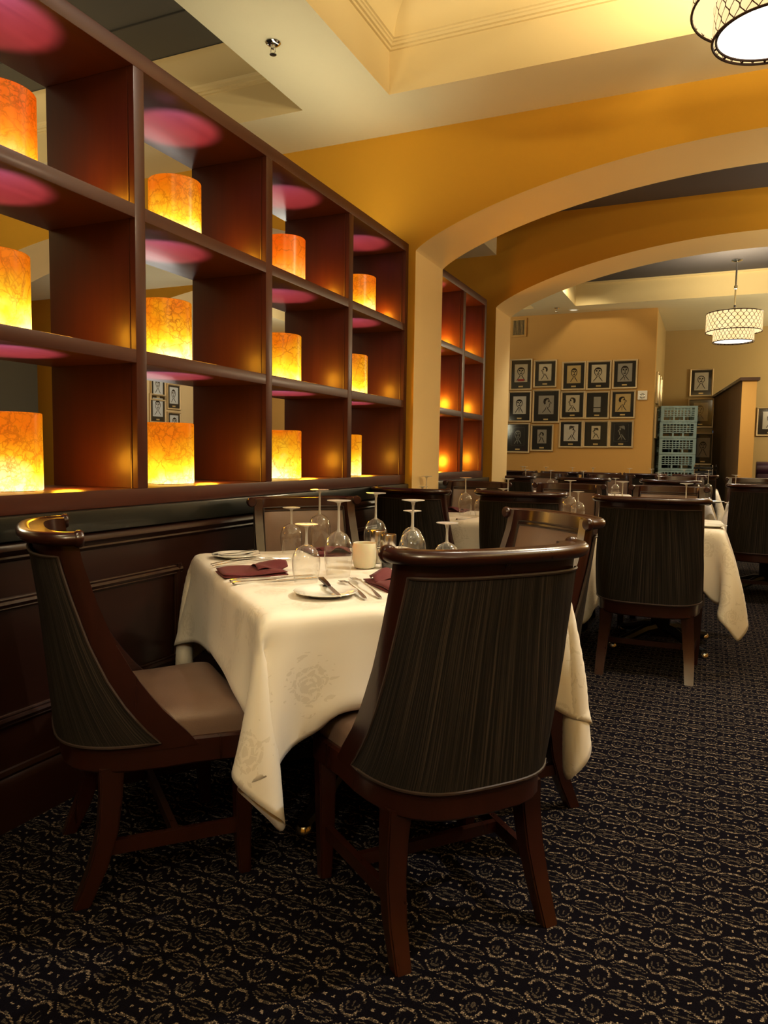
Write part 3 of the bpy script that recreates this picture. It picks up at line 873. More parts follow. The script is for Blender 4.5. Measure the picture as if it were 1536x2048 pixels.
# back rows: x found on the row line
def ray_x(px, Y):
    # direction through a column of the frame at eye height
    t = math.atan((px-768)/FPX); an = t-YAW
    return math.tan(an)*Y
for k, (px_, Y, big) in enumerate([(1100, 7.95, 1), (1165, 8.0, 1), (1230, 7.9, 0), (1316, 7.85, 1), (1298, 7.7, 0), (1391, 7.9, 1), (1470, 7.6, 1), (1415, 8.0, 1), (1050, 8.0, 1), (1023, 7.7, 0), (1150, 7.6, 0)]):
    gl(big, ray_x(px_, Y), Y, ['upturned wine glass standing on a third row table behind the second row', 'short upturned wine glass standing on a third row table behind the second row'][not big], group='upturned glasses on the third row tables')
for k, (px_, Y) in enumerate([(1043, 10.5), (1090, 10.4), (1143, 10.55), (1184, 10.45), (1257, 10.5), (1301, 10.55), (1366, 10.5), (1415, 10.4), (1048, 10.3)]):
    gl(1, ray_x(px_, Y), Y, 'tiny upturned wine glass on a last row table below the framed pictures', group='upturned glasses on the last row tables')

def plate(label, loc, rz=0):
    t = thing('bread_plate', label, 'plate', loc, rz)
    R = .088
    MB().lathe([(.045, 0), (.052, .001), (.06, .007), (R, .013), (R+.001, .015), (R, .016), (.062, .0105), (.054, .005), (.0, .004)], 40, capt=False).build('dish', M['china'], t)
    # the round monogram on the rim: a ring with a swash
    m = MB(); ring = [(-.052+.0105*math.cos(a), .046+.0105*math.sin(a), .0145) for a in [rad(20+310*i/16) for i in range(17)]]
    m.tube(ring, .0011, 5)
    m.tube([(-.057, .040, .0142), (-.053, .05, .0148), (-.049, .043, .0145), (-.045, .050, .0148)], .0012, 5)
    m.build('monogram', M['logo'], t, smooth=False)
    return t
p1 = plate('white bread plate with a monogram on the nearest edge of the table', (-.957, 1.775, TZ), rad(-22))
dup(p1, (-1.60, 2.262, TZ), rad(80), 'white bread plate at the far left corner of the nearest table')
dup(p1, (.02, 4.60, TZ), rad(20), 'white bread plate at the right corner of the second row cloth')
dup(p1, (.05, 7.20, TZ), rad(10), 'white bread plate on the third row, just right of the square-on chair')
dup(p1, (.22, 7.02, TZ), rad(10), 'white bread plate on the right edge table')

def along(o, a, b, z=None):
    a, b = Vector(a), Vector(b); d = b-a
    o.location = a; o.rotation_euler = (0, -math.atan2(d.z, math.hypot(d.x, d.y)), math.atan2(d.y, d.x))
def fork(label, a, b):
    t = thing('fork', label, 'fork'); along(t, a, b)
    L = (Vector(b)-Vector(a)).length
    prof = [(0, .0045), (.02, .006), (.05, .005), (.09, .003), (L*.66, .0028), (L*.72, .007), (L*.78, .0105)]
    zc = lambda x: .003+.010*math.sin(PI*min(1, x/L))
    m = MB(); m.loft([[(x, -w_, zc(x)), (x, w_, zc(x)), (x, w_, zc(x)+.0022), (x, -w_, zc(x)+.0022)] for x, w_ in prof])
    m.build('handle', M['cutlery'], t)
    for i in range(4):
        y = -.0087+.0058*i
        MB().tube([(L*.77, y, zc(L*.77)+.001), (L*.88, y, zc(L*.88)-.0005), (L, y*.95, .005)], [.0017, .0016, .0009], 6).build('tine', M['cutlery'], t)
    return t
def knife(label, a, b, handle='cutlery'):
    t = thing('table_knife', label, 'knife'); along(t, a, b); L = (Vector(b)-Vector(a)).length
    m = MB(); m.loft([[(x, -w_, 0), (x, w_, 0), (x, w_, h), (x, -w_, h)] for x, w_, h in ((0, .005, .005), (.006, .0075, .007), (L*.3, .0065, .0065), (L*.46, .0045, .005))])
    m.build('handle', M[handle], t)
    m = MB(); m.loft([[(x, -w_, .001), (x, w2, .001), (x, w2, .0026), (x, -w_, .003)] for x, w_, w2 in ((L*.46, .004, .004), (L*.5, .007, .006), (L*.8, .009, .006), (L*.95, .007, .005), (L, .001, .001))])
    m.build('blade', M['cutlery'], t); return t
fork('dinner fork beside the monogrammed plate, nearer the foreground chair', (-.80, 1.795, TZ), (-1.012, 2.052, TZ))
fork('salad fork beside the monogrammed plate, next to the plate rim', (-.832, 1.768, TZ), (-1.020, 1.990, TZ))
knife('butter knife with a dark handle lying across the monogrammed plate', (-1.035, 1.885, TZ+.024), (-.893, 1.742, TZ+.006), 'knife_handle')
fork('dinner fork left of the burgundy napkin, nearest it', (-1.535, 2.035, TZ), (-1.405, 2.32, TZ))
fork('salad fork left of the burgundy napkin, nearest the far plate', (-1.565, 2.065, TZ), (-1.455, 2.29, TZ))
knife('steel knife lying along the front of the burgundy napkin', (-1.285, 1.800, TZ), (-1.10, 2.03, TZ))
knife('steel knife along the burgundy napkin, just behind the other knife', (-1.318, 1.832, TZ), (-1.15, 2.06, TZ))
knife('butter knife lying across the far left bread plate', (-1.56, 2.35, TZ+.015), (-1.66, 2.23, TZ+.008), 'cutlery')
knife('knife on the second row left cloth beside the chair back', (-1.40, 4.27, TZ), (-1.33, 4.48, TZ))

def napkin_tree(label, loc, rz):
    t = thing('folded_napkin', label, 'napkin', loc, rz)
    # flat folded rectangle in soft layers, with one corner turned back over it
    for k, (w_, d_, z) in enumerate(((.105, .085, .001), (.103, .083, .009))):
        P = []
        for i in range(15):
            row = []
            for j in range(11):
                u, v = -1+2*i/14, -1+2*j/10
                zz = z+.006*(1-max(abs(u), abs(v))**8)+.003*math.sin(3*u+2*v+k)*(.4+.6*abs(v))
                row.append((w_*u*(1-.02*v*v), d_*v*(1-.03*u*u), zz))
            P.append(row)
        MB().grid(P).build('layer', M['napkin'], t)
    P = []
    for i in range(15):
        row = []
        for j in range(9):
            u, v = i/14, j/8
            x = .01+.105*u; wv = .066*(1-.35*u)
            y = .012+wv*(v*2-1)
            row.append((x, y, .018+.018*math.sin(PI*min(1, v*1.0))*(.35+.65*u)+.006*math.sin(7*u+5*v)))
        P.append(row)
    o = MB().grid(P).build('turned_corner', M['napkin'], t)
    for c in [x for x in bpy.data.objects if x.parent == t]:
        s = c.modifiers.new('thick', 'SOLIDIFY'); s.thickness = .003
    return t
nk = napkin_tree('burgundy folded napkin on the left side of the nearest table', (-1.355, 2.000, TZ), rad(46))
dup(nk, (-.835, 2.020, TZ), rad(137), 'burgundy folded napkin half hidden by the foreground chair back')
dup(nk, (-1.365, 2.55, TZ), rad(-43), 'burgundy folded napkin seen through the tall wine glass')
dup(nk, (-1.62, 4.9, TZ), rad(-90), 'burgundy folded napkin on the second row left table below the taupe chair')

t = thing('votive_holder', 'frosted white votive candle holder in the middle of the nearest table', 'candle holder', (-1.075, 2.275, TZ))
MB().lathe([(.028, 0), (.036, .004), (.043, .03), (.044, .06), (.041, .085), (.040, .088), (.037, .086), (.038, .06), (.036, .03), (.0, .02)], 28, capt=False).build('cup', M['frost'], t)
MB().lathe([(.03, .02), (.032, .04), (.004, .042)], 20).build('candle', M['china'], t)
def mill(label, loc, body):
    t = thing('spice_mill', label, 'mill', loc)
    MB().lathe([(.026, 0), (.027, .003), (.025, .06), (.024, .068)], 24, capb=False, capt=False).build('glass_body', M['glass'], t)
    MB().lathe([(.022, .002), (.0225, .05), (.005, .054)], 20).build('filling', M[body], t)
    m = MB(); m.lathe([(.0265, .066), (.028, .069), (.0285, .115), (.0275, .118), (.005, .1185)], 28); m.build('steel_cap', M['steel'], t)
    return t
mill('steel topped pepper mill in front, right of the white votive', (-1.005, 2.315, TZ), 'mill_body')
mill('steel topped salt mill just behind the pepper mill', (-1.085, 2.405, TZ), 'salt')

# ------------------------------------------------------------------ framed caricatures
def ribbon(m, pts, w_, y):
    pts = [Vector((p[0], 0, p[1])) for p in pts]
    L = []; R = []
    for i, p in enumerate(pts):
        t = (pts[min(i+1, len(pts)-1)]-pts[max(i-1, 0)]); t.normalize()
        n = Vector((-t.z, 0, t.x)); k = w_*(.5+.5*math.sin(PI*(i+.5)/len(pts)))
        L.append(p+n*k+Vector((0, y, 0))); R.append(p-n*k+Vector((0, y, 0)))
    m.grid([L, R])
def blob(m, pts, y): m.bm.faces.new([m.bm.verts.new((p[0], y, p[1])) for p in pts])
def portrait(m, w_, h, seed, y, face='front'):
    """loose generic ink portrait inside a w x h sheet"""
    r = random.Random(seed); s = min(w_, h*.8)
    lw = .0056
    cx, cz = r.uniform(-.06, .06)*s, .10*h
    rx, rz = s*r.uniform(.20, .27), s*r.uniform(.28, .34)
    prof = face == 'left' or face == 'right'
    sg = -1 if face == 'left' else 1
    if prof:
        P = [(-.5, .75), (-.1, 1.0), (.45, .9), (.72, .55), (.68, .35), (1.15+r.uniform(0, .25), -.05), (.78, -.18), (.88, -.4), (.72, -.5), (.78, -.78), (.3, -1.0), (-.1, -.75)]
        ribbon(m, [(cx+sg*a*rx, cz+b*rz) for a, b in P], lw, y)
        H = [(-.2, 1.08), (.5, 1.05), (.6, .8), (0, .75), (-.35, .35), (-.3, -.2), (-.7, -.3), (-1.0, .2), (-.85, .8)]
        if r.random() < .85: blob(m, [(cx+sg*a*rx*1.05, cz+b*rz) for a, b in H], y)
        else:
            for k in range(5): ribbon(m, [(cx+sg*(-.9+.3*k)*rx, cz+(.3+.1*k)*rz), (cx+sg*(-.7+.32*k)*rx, cz+1.1*rz), (cx+sg*(-.2+.3*k)*rx, cz+(1.2-.08*k)*rz)], lw, y)
        ribbon(m, [(cx+sg*.35*rx, cz+.25*rz), (cx+sg*.6*rx, cz+.28*rz)], lw*1.3, y)
        ribbon(m, [(cx+sg*.3*rx, cz+.42*rz), (cx+sg*.62*rx, cz+.46*rz)], lw, y)
    else:
        ribbon(m, [(cx+rx*math.sin(a)*(1-.12*math.cos(a)), cz-rz*math.cos(a)) for a in [2*PI*i/24 for i in range(25)]], lw, y)
        H = [(cx+rx*1.06*math.cos(a), cz+rz*1.06*math.sin(a)) for a in [rad(-5+190*i/12) for i in range(13)]]+[(cx+rx*.9*math.cos(a), cz+rz*(.45+.2*abs(math.sin(2*a)))*math.sin(a)+rz*.12) for a in [rad(180-180*i/8) for i in range(9)]]
        if r.random() < .8: blob(m, H, y)
        for sx in (-1, 1):
            ribbon(m, [(cx+sx*.2*rx, cz+.16*rz), (cx+sx*.4*rx, cz+.22*rz), (cx+sx*.6*rx, cz+.14*rz)], lw*1.5, y)
            ribbon(m, [(cx+sx*.18*rx, cz+.34*rz), (cx+sx*.62*rx, cz+.36*rz)], lw*1.2, y)
        ribbon(m, [(cx, cz+.1*rz), (cx+.16*rx, cz-.2*rz), (cx-.06*rx, cz-.26*rz)], lw, y)
        ribbon(m, [(cx-.35*rx, cz-.48*rz), (cx, cz-.58*rz), (cx+.4*rx, cz-.44*rz)], lw*1.4, y)
    # collar and shoulders
    zb = -.42*h
    ribbon(m, [(cx-.25*rx, cz-.95*rz), (cx-.3*rx, cz-1.25*rz), (cx-1.25*rx, zb)], lw, y)
    ribbon(m, [(cx+.25*rx, cz-.95*rz), (cx+.35*rx, cz-1.25*rz), (cx+1.25*rx, zb)], lw, y)
    if r.random() < .5: blob(m, [(cx, cz-1.25*rz), (cx+.1*rx, cz-1.4*rz), (cx+.05*rx, zb), (cx-.05*rx, zb), (cx-.1*rx, cz-1.4*rz)], y)

def picture(label, loc, w_, h, sheet, seed, rz=0, paperm='paper', face='front', ink='ink', redtag=False, split=False, group='framed caricatures on the wall'):
    """local: wall plane at y=0, front toward -y; loc is the centre"""
    t = thing('framed_picture', label, 'picture', loc, rz, group)
    f = .026; a, b = w_/2, h/2
    prof = [(0, 0), (0, -.02), (.006, -.026), (.014, -.024), (.022, -.016), (f, -.012), (f, 0)]
    m = MB(); m.loft([[(sx*(a-i), y, sz*(b-i)) for i, y in prof] for sx, sz in ((-1, -1), (1, -1), (1, 1), (-1, 1))], True, False, True)
    m.build('frame', M['frame_gold'], t, angle=25)
    MB().box(-a+.02, -.008, -b+.02, a-.02, -.002, b-.02).build('mat_board', M['mat_black'], t, smooth=False)
    sw, sh = sheet; oz = .022
    if split:
        MB().box(-sw/2, -.0105, oz-sh*.25, sw/2, -.0085, oz+sh/2).build('sheet', M['paper_grey'], t, smooth=False)
        MB().box(-sw/2, -.0105, oz-sh*.62, sw/2, -.0085, oz-sh*.32).build('note', M['paper_grey'], t, smooth=False)
    else:
        if ink == 'ink': MB().box(-sw/2, -.0105, oz-sh/2, sw/2, -.0085, oz+sh/2).build('sheet', M[paperm], t, smooth=False)
        m = MB(); portrait(m, sw, sh, seed, -.0112, face)
        if ink != 'ink':
            ribbon(m, [(-sw/2, -sh/2), (sw/2, -sh/2), (sw/2, sh/2), (-sw/2, sh/2), (-sw/2, -sh/2)], .001, -.0112)
        for v in m.bm.verts: v.co.z += oz
        m.build('drawing', M[ink], t, smooth=False, normals=False)
        if redtag: MB().box(-.05, -.0125, oz-sh*.45, .05, -.0115, oz-sh*.33).build('red_strip', M['red'], t, smooth=False)
    MB().box(-.035, -.0105, -b+.045, .035, -.0085, -b+.066).build('nameplate', M['plaque'], t, smooth=False)
    MB().quad((-a+f, -.0135, -b+f), (a-f, -.0135, -b+f), (a-f, -.0135, b-f), (-a+f, -.0135, b-f)).build('glass_pane', M['pane'], t, smooth=False)
    return t
WF = 11.238
rowsP = [
 (-2.700, 2.391, .347, .472, (.20, .27), dict(redtag=True), 'top row, first from the left, a portrait with a red strip'),
 (-2.333, 2.392, .352, .414, (.19, .25), dict(face='left'), 'top row, second from the left, a profile with wavy hair'),
 (-1.905, 2.349, .351, .422, (.20, .26), dict(paperm='paper_tan'), 'top row, third from the left, a sketch on tan paper'),
 (-1.545, 2.349, .357, .425, (.21, .26), dict(), 'top row, fourth from the left, a broad inked face'),
 (-1.180, 2.353, .348, .419, (.20, .26), dict(paperm='paper_grey'), 'top row, last on the right, a grey shaded face'),
 (-2.709, 1.905, .364, .470, (.20, .27), dict(paperm='paper_white'), 'middle row, first from the left beside the pier'),
 (-2.303, 1.904, .416, .501, (.23, .28), dict(face='right', paperm='paper_grey'), 'middle row, second and largest, a dark haired profile'),
 (-1.909, 1.917, .359, .412, (.20, .25), dict(face='left'), 'middle row, third, a profile with a dark nape'),
 (-1.554, 1.912, .351, .407, (.10, .20), dict(split=True), 'middle row, fourth, a small note on a wide black mat'),
 (-1.191, 1.918, .349, .409, (.21, .26), dict(face='right', paperm='paper_tan'), 'middle row, last on the right, a profile on tan paper'),
 (-2.723, 1.427, .373, .459, (.20, .27), dict(ink='chalk'), 'bottom row, first from the left, white lines on black'),
 (-2.352, 1.428, .348, .408, (.14, .21), dict(face='left', paperm='paper_grey'), 'bottom row, second, a small grey head'),
 (-1.920, 1.486, .353, .409, (.21, .25), dict(face='right', paperm='paper_white'), 'bottom row, third, a faint profile with bow tie'),
 (-1.557, 1.487, .373, .404, (.13, .20), dict(face='left'), 'bottom row, fourth, a small figure on a wide mat'),
 (-1.199, 1.488, .343, .398, (.20, .25), dict(ink='chalk', face='left'), 'bottom row, last on the right, chalk profile on black')]
for k, (x, z, w_, h, sh, kw, lab) in enumerate(rowsP):
    picture('framed caricature, '+lab, (x, WF, z), w_, h, sh, 40+k, **kw)
picture('framed caricature of a man in glasses and suit on the back wall above the crates', (-.185, 13.348, 2.40), .36, .455, (.21, .29), 71, paperm='paper_white')
picture('framed picture half hidden behind the top crate on the back wall', (-.175, 13.348, 1.90), .40, .48, (.22, .30), 72, paperm='paper_grey')
picture('framed dark picture low on the back wall behind the crates', (-.11, 13.348, 1.31), .30, .53, (.2, .32), 73, paperm='paper_grey')
picture('framed portrait on the back wall at the right edge of the photo', (.86, 13.348, 1.755), .40, .46, (.22, .28), 74, paperm='paper_white')
for k, (y, z, lab) in enumerate(((11.72, 2.18, 'upper near'), (12.42, 2.18, 'upper far'), (11.72, 1.67, 'lower near'), (12.42, 1.67, 'lower far'))):
    picture('framed picture seen edge-on around the corner, '+lab, (-.768, y, z), .36, .46, (.2, .27), 80+k, rz=rad(90))
for k, (y, z, w_, h, lab) in enumerate(((8.93, 2.12, .34, .42, 'upper left'), (9.29, 1.995, .32, .40, 'upper right'), (8.92, 1.79, .36, .44, 'lower left, with red hair'), (9.29, 1.56, .32, .40, 'lower right'))):
    picture('framed portrait on pale wall seen through the shelf, '+lab, (-7.748, y, z), w_, h, (w_*.62, h*.64), 90+k, rz=rad(90), paperm='paper_cool')

# ------------------------------------------------------------------ pendants and ceiling fittings
def pendant(label, loc, rod):
    t = thing('pendant_lamp', label, 'lamp', loc)
    # origin at the underside of the lower drum
    m = MB(); m.lathe([(.22, 0), (.22, .155)], 64, capb=False, capt=False); m.build('lower_drum', M['shade'], t)
    m = MB(); m.lathe([(.30, .115), (.30, .325)], 64, capb=False, capt=False); m.build('upper_drum', M['shade'], t)
    m = MB(); m.lathe([(.205, .012), (.002, .008)], 48, capb=False, capt=False); m.build('diffuser', M['diffuser'], t, smooth=False)
    m = MB(); m.lathe([(.296, .125), (.222, .125)], 48, capb=False, capt=False); m.lathe([(.296, .315), (.02, .32)], 48, capb=False, capt=False); m.build('lining', M['inner_shade'], t, smooth=False)
    for r, z in ((.22, 0), (.206, .008), (.30, .115), (.30, .325)):
        MB().tube([(r*math.cos(a), r*math.sin(a), z) for a in [2*PI*i/64 for i in range(64)]], .005, 6, loop=True).build('rim', M['bronze'], t)
    for k in range(15):
        a = 2*PI*k/15; c, s = math.cos(a), math.sin(a)
        MB().tube([(.218*c, .218*s, .002), (.206*c, .206*s, .008)], .004, 5).build('clip', M['bronze'], t)
    m = MB(); m.tube([(0, 0, .32), (0, 0, rod-.02)], .010, 10); m.lathe([(.018, .33), (.022, .36), (.014, .42)], 14)
    m.lathe([(.011, .60), (.02, .605), (.02, .64), (.011, .645)], 14); m.build('rod', M['chrome'], t)
    MB().lathe([(.06, rod), (.06, rod-.015), (.02, rod-.03)], 20).build('canopy', M['chrome'], t)
    return t
PN = (.155, 3.27, 2.765); PF = (.185, 9.55, 2.505)
pn = pendant('two-tier drum pendant at the top right corner, seen from below', PN, 3.705-PN[2])
dup(pn, PF, .3, 'two-tier drum pendant with lattice shades hanging at the far right')
for c in [c for c in bpy.data.objects if c.parent and c.parent.name.startswith('pendant_lamp.')]:
    pass

def sprinkler(label, loc):
    t = thing('sprinkler_head', label, 'sprinkler', loc)
    MB().lathe([(.038, 0), (.04, -.004), (.03, -.012), (.022, -.014)], 20).build('escutcheon', M['chrome'], t)
    m = MB(); m.lathe([(.012, -.012), (.012, -.03), (.007, -.034)], 12)
    for s in (-1, 1): m.tube([(s*.012, 0, -.03), (s*.014, 0, -.046), (s*.004, 0, -.058)], .0025, 6)
    m.lathe([(.004, -.056), (.018, -.058), (.018, -.061), (.002, -.062)], 14); m.build('nozzle', M['steel'], t)
    return t
sp = sprinkler('chrome fire sprinkler head on the cream soffit above the shelf', (-2.171, 3.403, CEIL))
dup(sp, (-2.1, 10.78, CEIL), 0, 'fire sprinkler head on the far soffit above the pictures')
t = thing('downlight', 'round recessed downlight in the far soffit above the pictures', 'light', (-1.90, 11.0, CEIL))
MB().lathe([(.075, 0), (.078, -.006), (.06, -.008), (.055, -.002)], 24, capb=False, capt=False).build('trim_ring', M['white_plastic'], t)
MB().lathe([(.054, -.001), (.002, -.001)], 20, capb=False, capt=False).build('lens', emis('downlight_lens', (1, .85, .6), .9), t)
t = thing('air_vent', 'slotted air vent grille high on the amber wall above the pictures', 'vent', (-2.755, 11.238, 3.10))
m = MB(); 
for x0, z0, x1, z1 in ((-.12, -.14, -.09, .14), (.09, -.14, .12, .14), (-.09, .11, .09, .14), (-.09, -.14, .09, -.11)): m.box(x0, -.018, z0, x1, 0, z1, .002)
m.build('frame', M['wall_amber'], t)
MB().box(-.09, -.004, -.11, .09, 0, .11).build('backing', M['black'], t, smooth=False)
for k in range(9): MB().box(-.086+.0205*k, -.014, -.11, -.078+.0205*k, -.004, .11).build('slat', M['wall_back'], t, smooth=False)
t = thing('dial_plate', 'white square plate with a round dial on the amber wall by the corner', 'dial_unit', (-.925, 11.238, 2.045))  # thermostat-like wall unit with a dial, not a light switch
MB().box(-.065, -.025, -.065, .065, 0, .065, .006).build('plate', M['white_plastic'], t)
MB().tube([(.03*math.cos(a), -.028, .03*math.sin(a)-.01) for a in [2*PI*i/20 for i in range(20)]], .006, 6, loop=True).build('dial', M['steel'], t)

# ------------------------------------------------------------------ dish crates on a dolly
def crate(label, loc, rz):
    t = thing('dish_crate', label, 'crate', loc, rz, 'blue dish crates in the stack')
    w_, h = .25, .236
    def side(axis, sg, name):
        m = MB()
        def bx(u0, z0, u1, z1, th=.012):
            if axis == 'y': m.box(u0, sg*w_-th/2, z0, u1, sg*w_+th/2, z1)
            else: m.box(sg*w_-th/2, u0, z0, sg*w_+th/2, u1, z1)
        bx(-w_, 0, w_, .028); bx(-w_, h-.03, w_, h-.002); bx(-w_, .028, -w_+.04, h-.03); bx(w_-.04, .028, w_, h-.03)
        for z in (.082, .112, .142, .172): bx(-w_+.04, z-.0055, w_-.04, z+.0055, .010)
        for k in range(1, 9): bx(-w_+.04+k*.0467-.006, .085, -w_+.04+k*.0467+.006, h-.03, .008)
        for k in (1, 2): bx(-w_+.04+k*.14-.012, .028, -w_+.04+k*.14+.012, .085, .010)
        m.build(name, M['crate'], t, smooth=False)
    for ax, sg in (('y', -1), ('y', 1), ('x', -1), ('x', 1)): side(ax, sg, 'lattice_side')
    m = MB()
    for k in range(9): m.box(-w_+.005, -w_+.02+k*.0575, .002, w_-.005, -w_+.035+k*.0575, .012)
    for k in range(9): m.box(-w_+.02+k*.0575, -w_+.005, .002, -w_+.035+k*.0575, w_-.005, .011)
    m.build('lattice_floor', M['crate'], t, smooth=False)
    return t
CX, CY = -.485, 12.0
t = thing('crate_dolly', 'low black wheeled dolly carrying the stack of blue crates', 'dolly', (CX, CY, 0), rad(8))
MB().box(-.26, -.26, .20, .26, .26, .255, .01).build('platform', M['black'], t)
for sx in (-1, 1):
    for sy in (-1, 1): MB().tube([(sx*.2-.014, sy*.2, .1), (sx*.2+.014, sy*.2, .1)], .1, 16).build('wheel', M['black'], t)
cr = None
names = ['lowest', 'second from the bottom', 'third from the bottom', 'fourth from the bottom', 'third from the top', 'second from the top', 'topmost']
for k in range(7):
    lab = f'pale blue plastic dish crate, {names[k]} of the stack by the corner'
    z = .2555+k*.2385
    if cr is None: cr = crate(lab, (CX, CY, z), rad(8))
    else: dup(cr, (CX+random.uniform(-.004, .004), CY, z), rad(8+random.uniform(-.8, .8)), lab, 'blue dish crates in the stack')

# partition, booth and service station at the back
m = MB(); pa, pb = Vector((.42, 10.55, 0)), Vector((.11, 13.35, 0)); d = (pb-pa).normalized(); n = Vector((d.y, -d.x, 0))*.085
m.loft([[pa-n+Vector((0, 0, z)), pa+n+Vector((0, 0, z)), pb+n+Vector((0, 0, z)), pb-n+Vector((0, 0, z))] for z in (0, 2.15)])
struct(m.build('wall_partition', M['brown_partition'], smooth=False))
m = MB(); e = -d*.012
m.loft([[pa-n+e+Vector((0, 0, z)), pa+n+e+Vector((0, 0, z)), pa+n+Vector((0, 0, z)), pa-n+Vector((0, 0, z))] for z in (0, 2.15)])
struct(m.build('wall_partition_end', M['wall_amber'], smooth=False))
m = MB(); n2 = n*1.35
m.loft([[pa-n2-d*.05+Vector((0, 0, z)), pa+n2-d*.05+Vector((0, 0, z)), pb+n2+Vector((0, 0, z)), pb-n2+Vector((0, 0, z))] for z in (2.15, 2.19)])
struct(m.build('trim_8', M['chair_wood'], smooth=False))
t = thing('booth_bench', 'purple vinyl booth bench against the partition at the far right', 'booth', (1.35, 10.9, 0))
m = MB(); m.tube([(-.78, .1, 1.02), (.9, .1, 1.02)], .10, 16); m.build('back_roll', M['purple'], t)
MB().box(-.78, .02, .30, .9, .18, .98, .03).build('back_cushion', M['purple'], t)
MB().box(-.78, -.45, .34, .9, .05, .48, .04).build('seat_cushion', M['purple'], t)
MB().box(-.76, -.40, 0, .88, .05, .34).build('plinth', M['black'], t, smooth=False)
t = thing('service_stand', 'black wheeled service stand beside the crates in front of the partition', 'stand', (-.05, 11.75, 0), rad(-5))
for z in (.25, .62, 1.0): MB().box(-.13, -.3, z, .13, .3, z+.03, .004).build('tray', M['black'], t)
MB().box(-.12, -.28, .66, .12, .28, .97, .01).build('bin', M['black_matte'], t)
for sx in (-1, 1):
    for sy in (-1, 1): MB().tube([(sx*.12, sy*.29, 0), (sx*.12, sy*.29, 1.06)], .01, 8).build('post', M['steel'], t)
t = thing('tall_cabinet', 'narrow black cabinet in shadow behind the corner beside the crates', 'cabinet', (-.60, 12.95, 0))
MB().box(-.165, -.3, 0, .14, .3, 1.45, .01).build('carcass', M['black_matte'], t)
MB().box(-.15, -.315, .05, .125, -.3, 1.40, .004).build('door', M['black'], t)
t = thing('wall_mirror', 'narrow strip mirror with bluish reflection behind the crates', 'mirror', (.055, 13.345, 1.33))
MB().box(-.045, -.012, -.30, .035, 0, .30, .003).build('frame', M['black'], t)
MB().box(-.03, -.015, -.28, .02, -.011, .28).build('mirror_glass', M['reflection_glow'], t, smooth=False)

# red vase seen through the shelf
t = thing('red_vase', 'round red vase glimpsed through the third column of the shelf', 'vase', (-3.95, 5.6, 0))
MB().lathe([(.12, 0), (.12, .9), (.02, .92)], 20).build('stand', M['black'], t)
MB().lathe([(.05, .92), (.10, 1.0), (.14, 1.12), (.12, 1.25), (.06, 1.33), (.045, 1.38), (.06, 1.42)], 24).build('body', M['red'], t)

# ------------------------------------------------------------------ lights
WARM = (1, .74, .42)
def area(name, loc, rot, size, power, color=WARM, spread=PI):
    l = bpy.data.lights.new(name, 'AREA'); l.energy = power; l.color = color; l.shape = 'DISK'; l.size = size; l.spread = spread
    o = bpy.data.objects.new(name, l); COL.objects.link(o); o.location = loc; o.rotation_euler = rot; return o
def spot(name, loc, target, power, angle, color=WARM, size=.05, blend=.35):
    o = plight(name, loc, power, color, size, 'SPOT', spot_size=rad(angle), spot_blend=blend)
    d = Vector(target)-Vector(loc); o.rotation_euler = d.to_track_quat('-Z', 'Y').to_euler(); return o
K = (1, 1.11, 1.24)      # warm white balance of the room lamps
def wb(c): return tuple(min(1.0, x*k) for x, k in zip(c, K))
for P, d, u in ((PN, 24, 64), (PF, 26, 34)):
    area('pendant_downlight', (P[0], P[1], P[2]-.015), (0, 0, 0), .40, d, wb((1, .80, .52)))
    area('pendant_or_fill_uplight', (P[0], P[1], P[2]+.36), (PI, 0, 0), .5, u, wb((1, .80, .5)))
UP = wb((1, .82, .54))
# added uplights outside the frame, no fixtures, to brighten ceilings and upper walls
for x, y, z, p in ((1.9, 1.4, 2.2, 165), (.3, -.9, 2.3, 230), (2.6, 3.0, 2.3, 60), (1.9, 6.0, 2.3, 66), (1.9, 9.2, 2.4, 36), (-1.0, .3, 2.6, 18), (-5.4, 1.0, 2.3, 80), (-4.4, 8.8, 2.4, 45)):
    area('pendant_or_fill_uplight', (x, y, z), (PI, 0, 0), .5, p, UP)
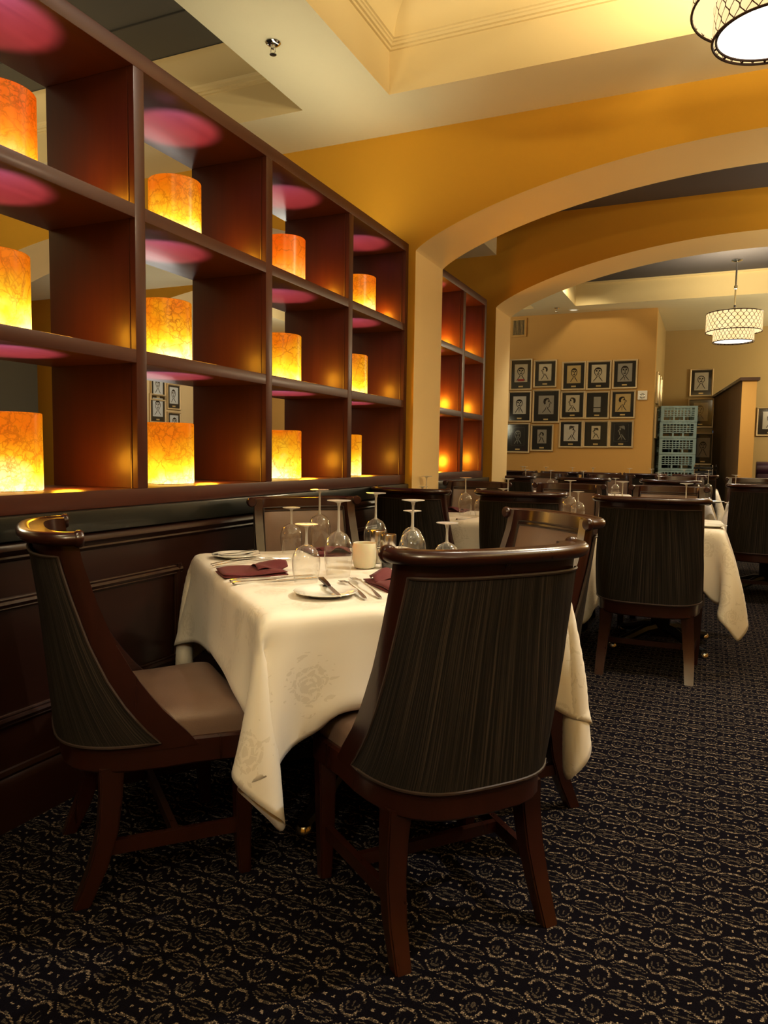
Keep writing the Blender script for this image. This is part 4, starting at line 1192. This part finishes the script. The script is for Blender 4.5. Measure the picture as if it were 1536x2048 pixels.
# added light above the shelving, no real strip, to brighten the soffit
o = area('soffit_fill', (-2.12, 3.75, 2.565), (PI, 0, 0), .15, 4.5, UP); o.data.shape = 'RECTANGLE'; o.data.size = .12; o.data.size_y = 1.5
spot('downlight_or_fill', (-1.75, .25, 3.2), (-1.38, 1.75, .55), 50, 30, wb((1, .78, .46)), .05, 1.0)  # added spot to brighten the left cloth side and the chair seat
spot('downlight_or_fill', (-.3, -1.3, 2.7), (-.92, 1.78, .62), 118, 33, wb((1, .83, .58)), .08, 1.0)  # added spot behind the camera, brightening the cloth front and chairs
spot('downlight_or_fill', (-.42, 2.95, 3.66), (-1.05, 1.95, .75), 58, 84, (1, .90, .76), .04)
spot('downlight_or_fill', (1.7, 3.3, 3.66), (1.05, 1.8, 0), 340, 80, wb((1, .87, .70)), .05)
spot('downlight_or_fill', (-1.55, .55, 3.25), (-1.5, 1.15, .3), 9, 60, wb((1, .82, .58)), .05)
spot('downlight_or_fill', (-.3, 4.9, 3.25), (-.5, 4.7, .75), 125, 90, wb((1, .88, .70)), .05)
spot('downlight_or_fill', (.9, 5.9, 3.25), (.5, 5.6, .0), 150, 90, wb((1, .87, .70)), .05)
spot('downlight_or_fill', (-.9, 8.2, 3.55), (-.9, 8.0, .75), 110, 90, wb((1, .88, .70)), .05)
spot('picture_light', (-1.6, 9.6, 3.5), (-1.8, 11.24, 1.9), 42, 80, wb((1, .80, .5)), .05)
plight('room_glow', (1.6, 8.6, 2.3), 34, wb(WARM), .3)  # added point lights without fixtures, lifting the far and left rooms
plight('room_glow', (2.4, 12, 2.4), 140, wb((1, .82, .54)), .3)
plight('room_glow', (-5.6, 6.3, 1.5), 22, wb((1, .9, .75)), .3)
plight('room_glow', (-5.6, 9.0, 2.6), 90, wb((1, .88, .68)), .3)
plight('room_glow', (-5.2, 3.0, 1.9), 40, wb((1, .85, .55)), .3)
area('fill_lamp', (1.9, -.6, 2.6), (rad(35), 0, rad(50)), .8, 6, wb((1, .82, .56)))
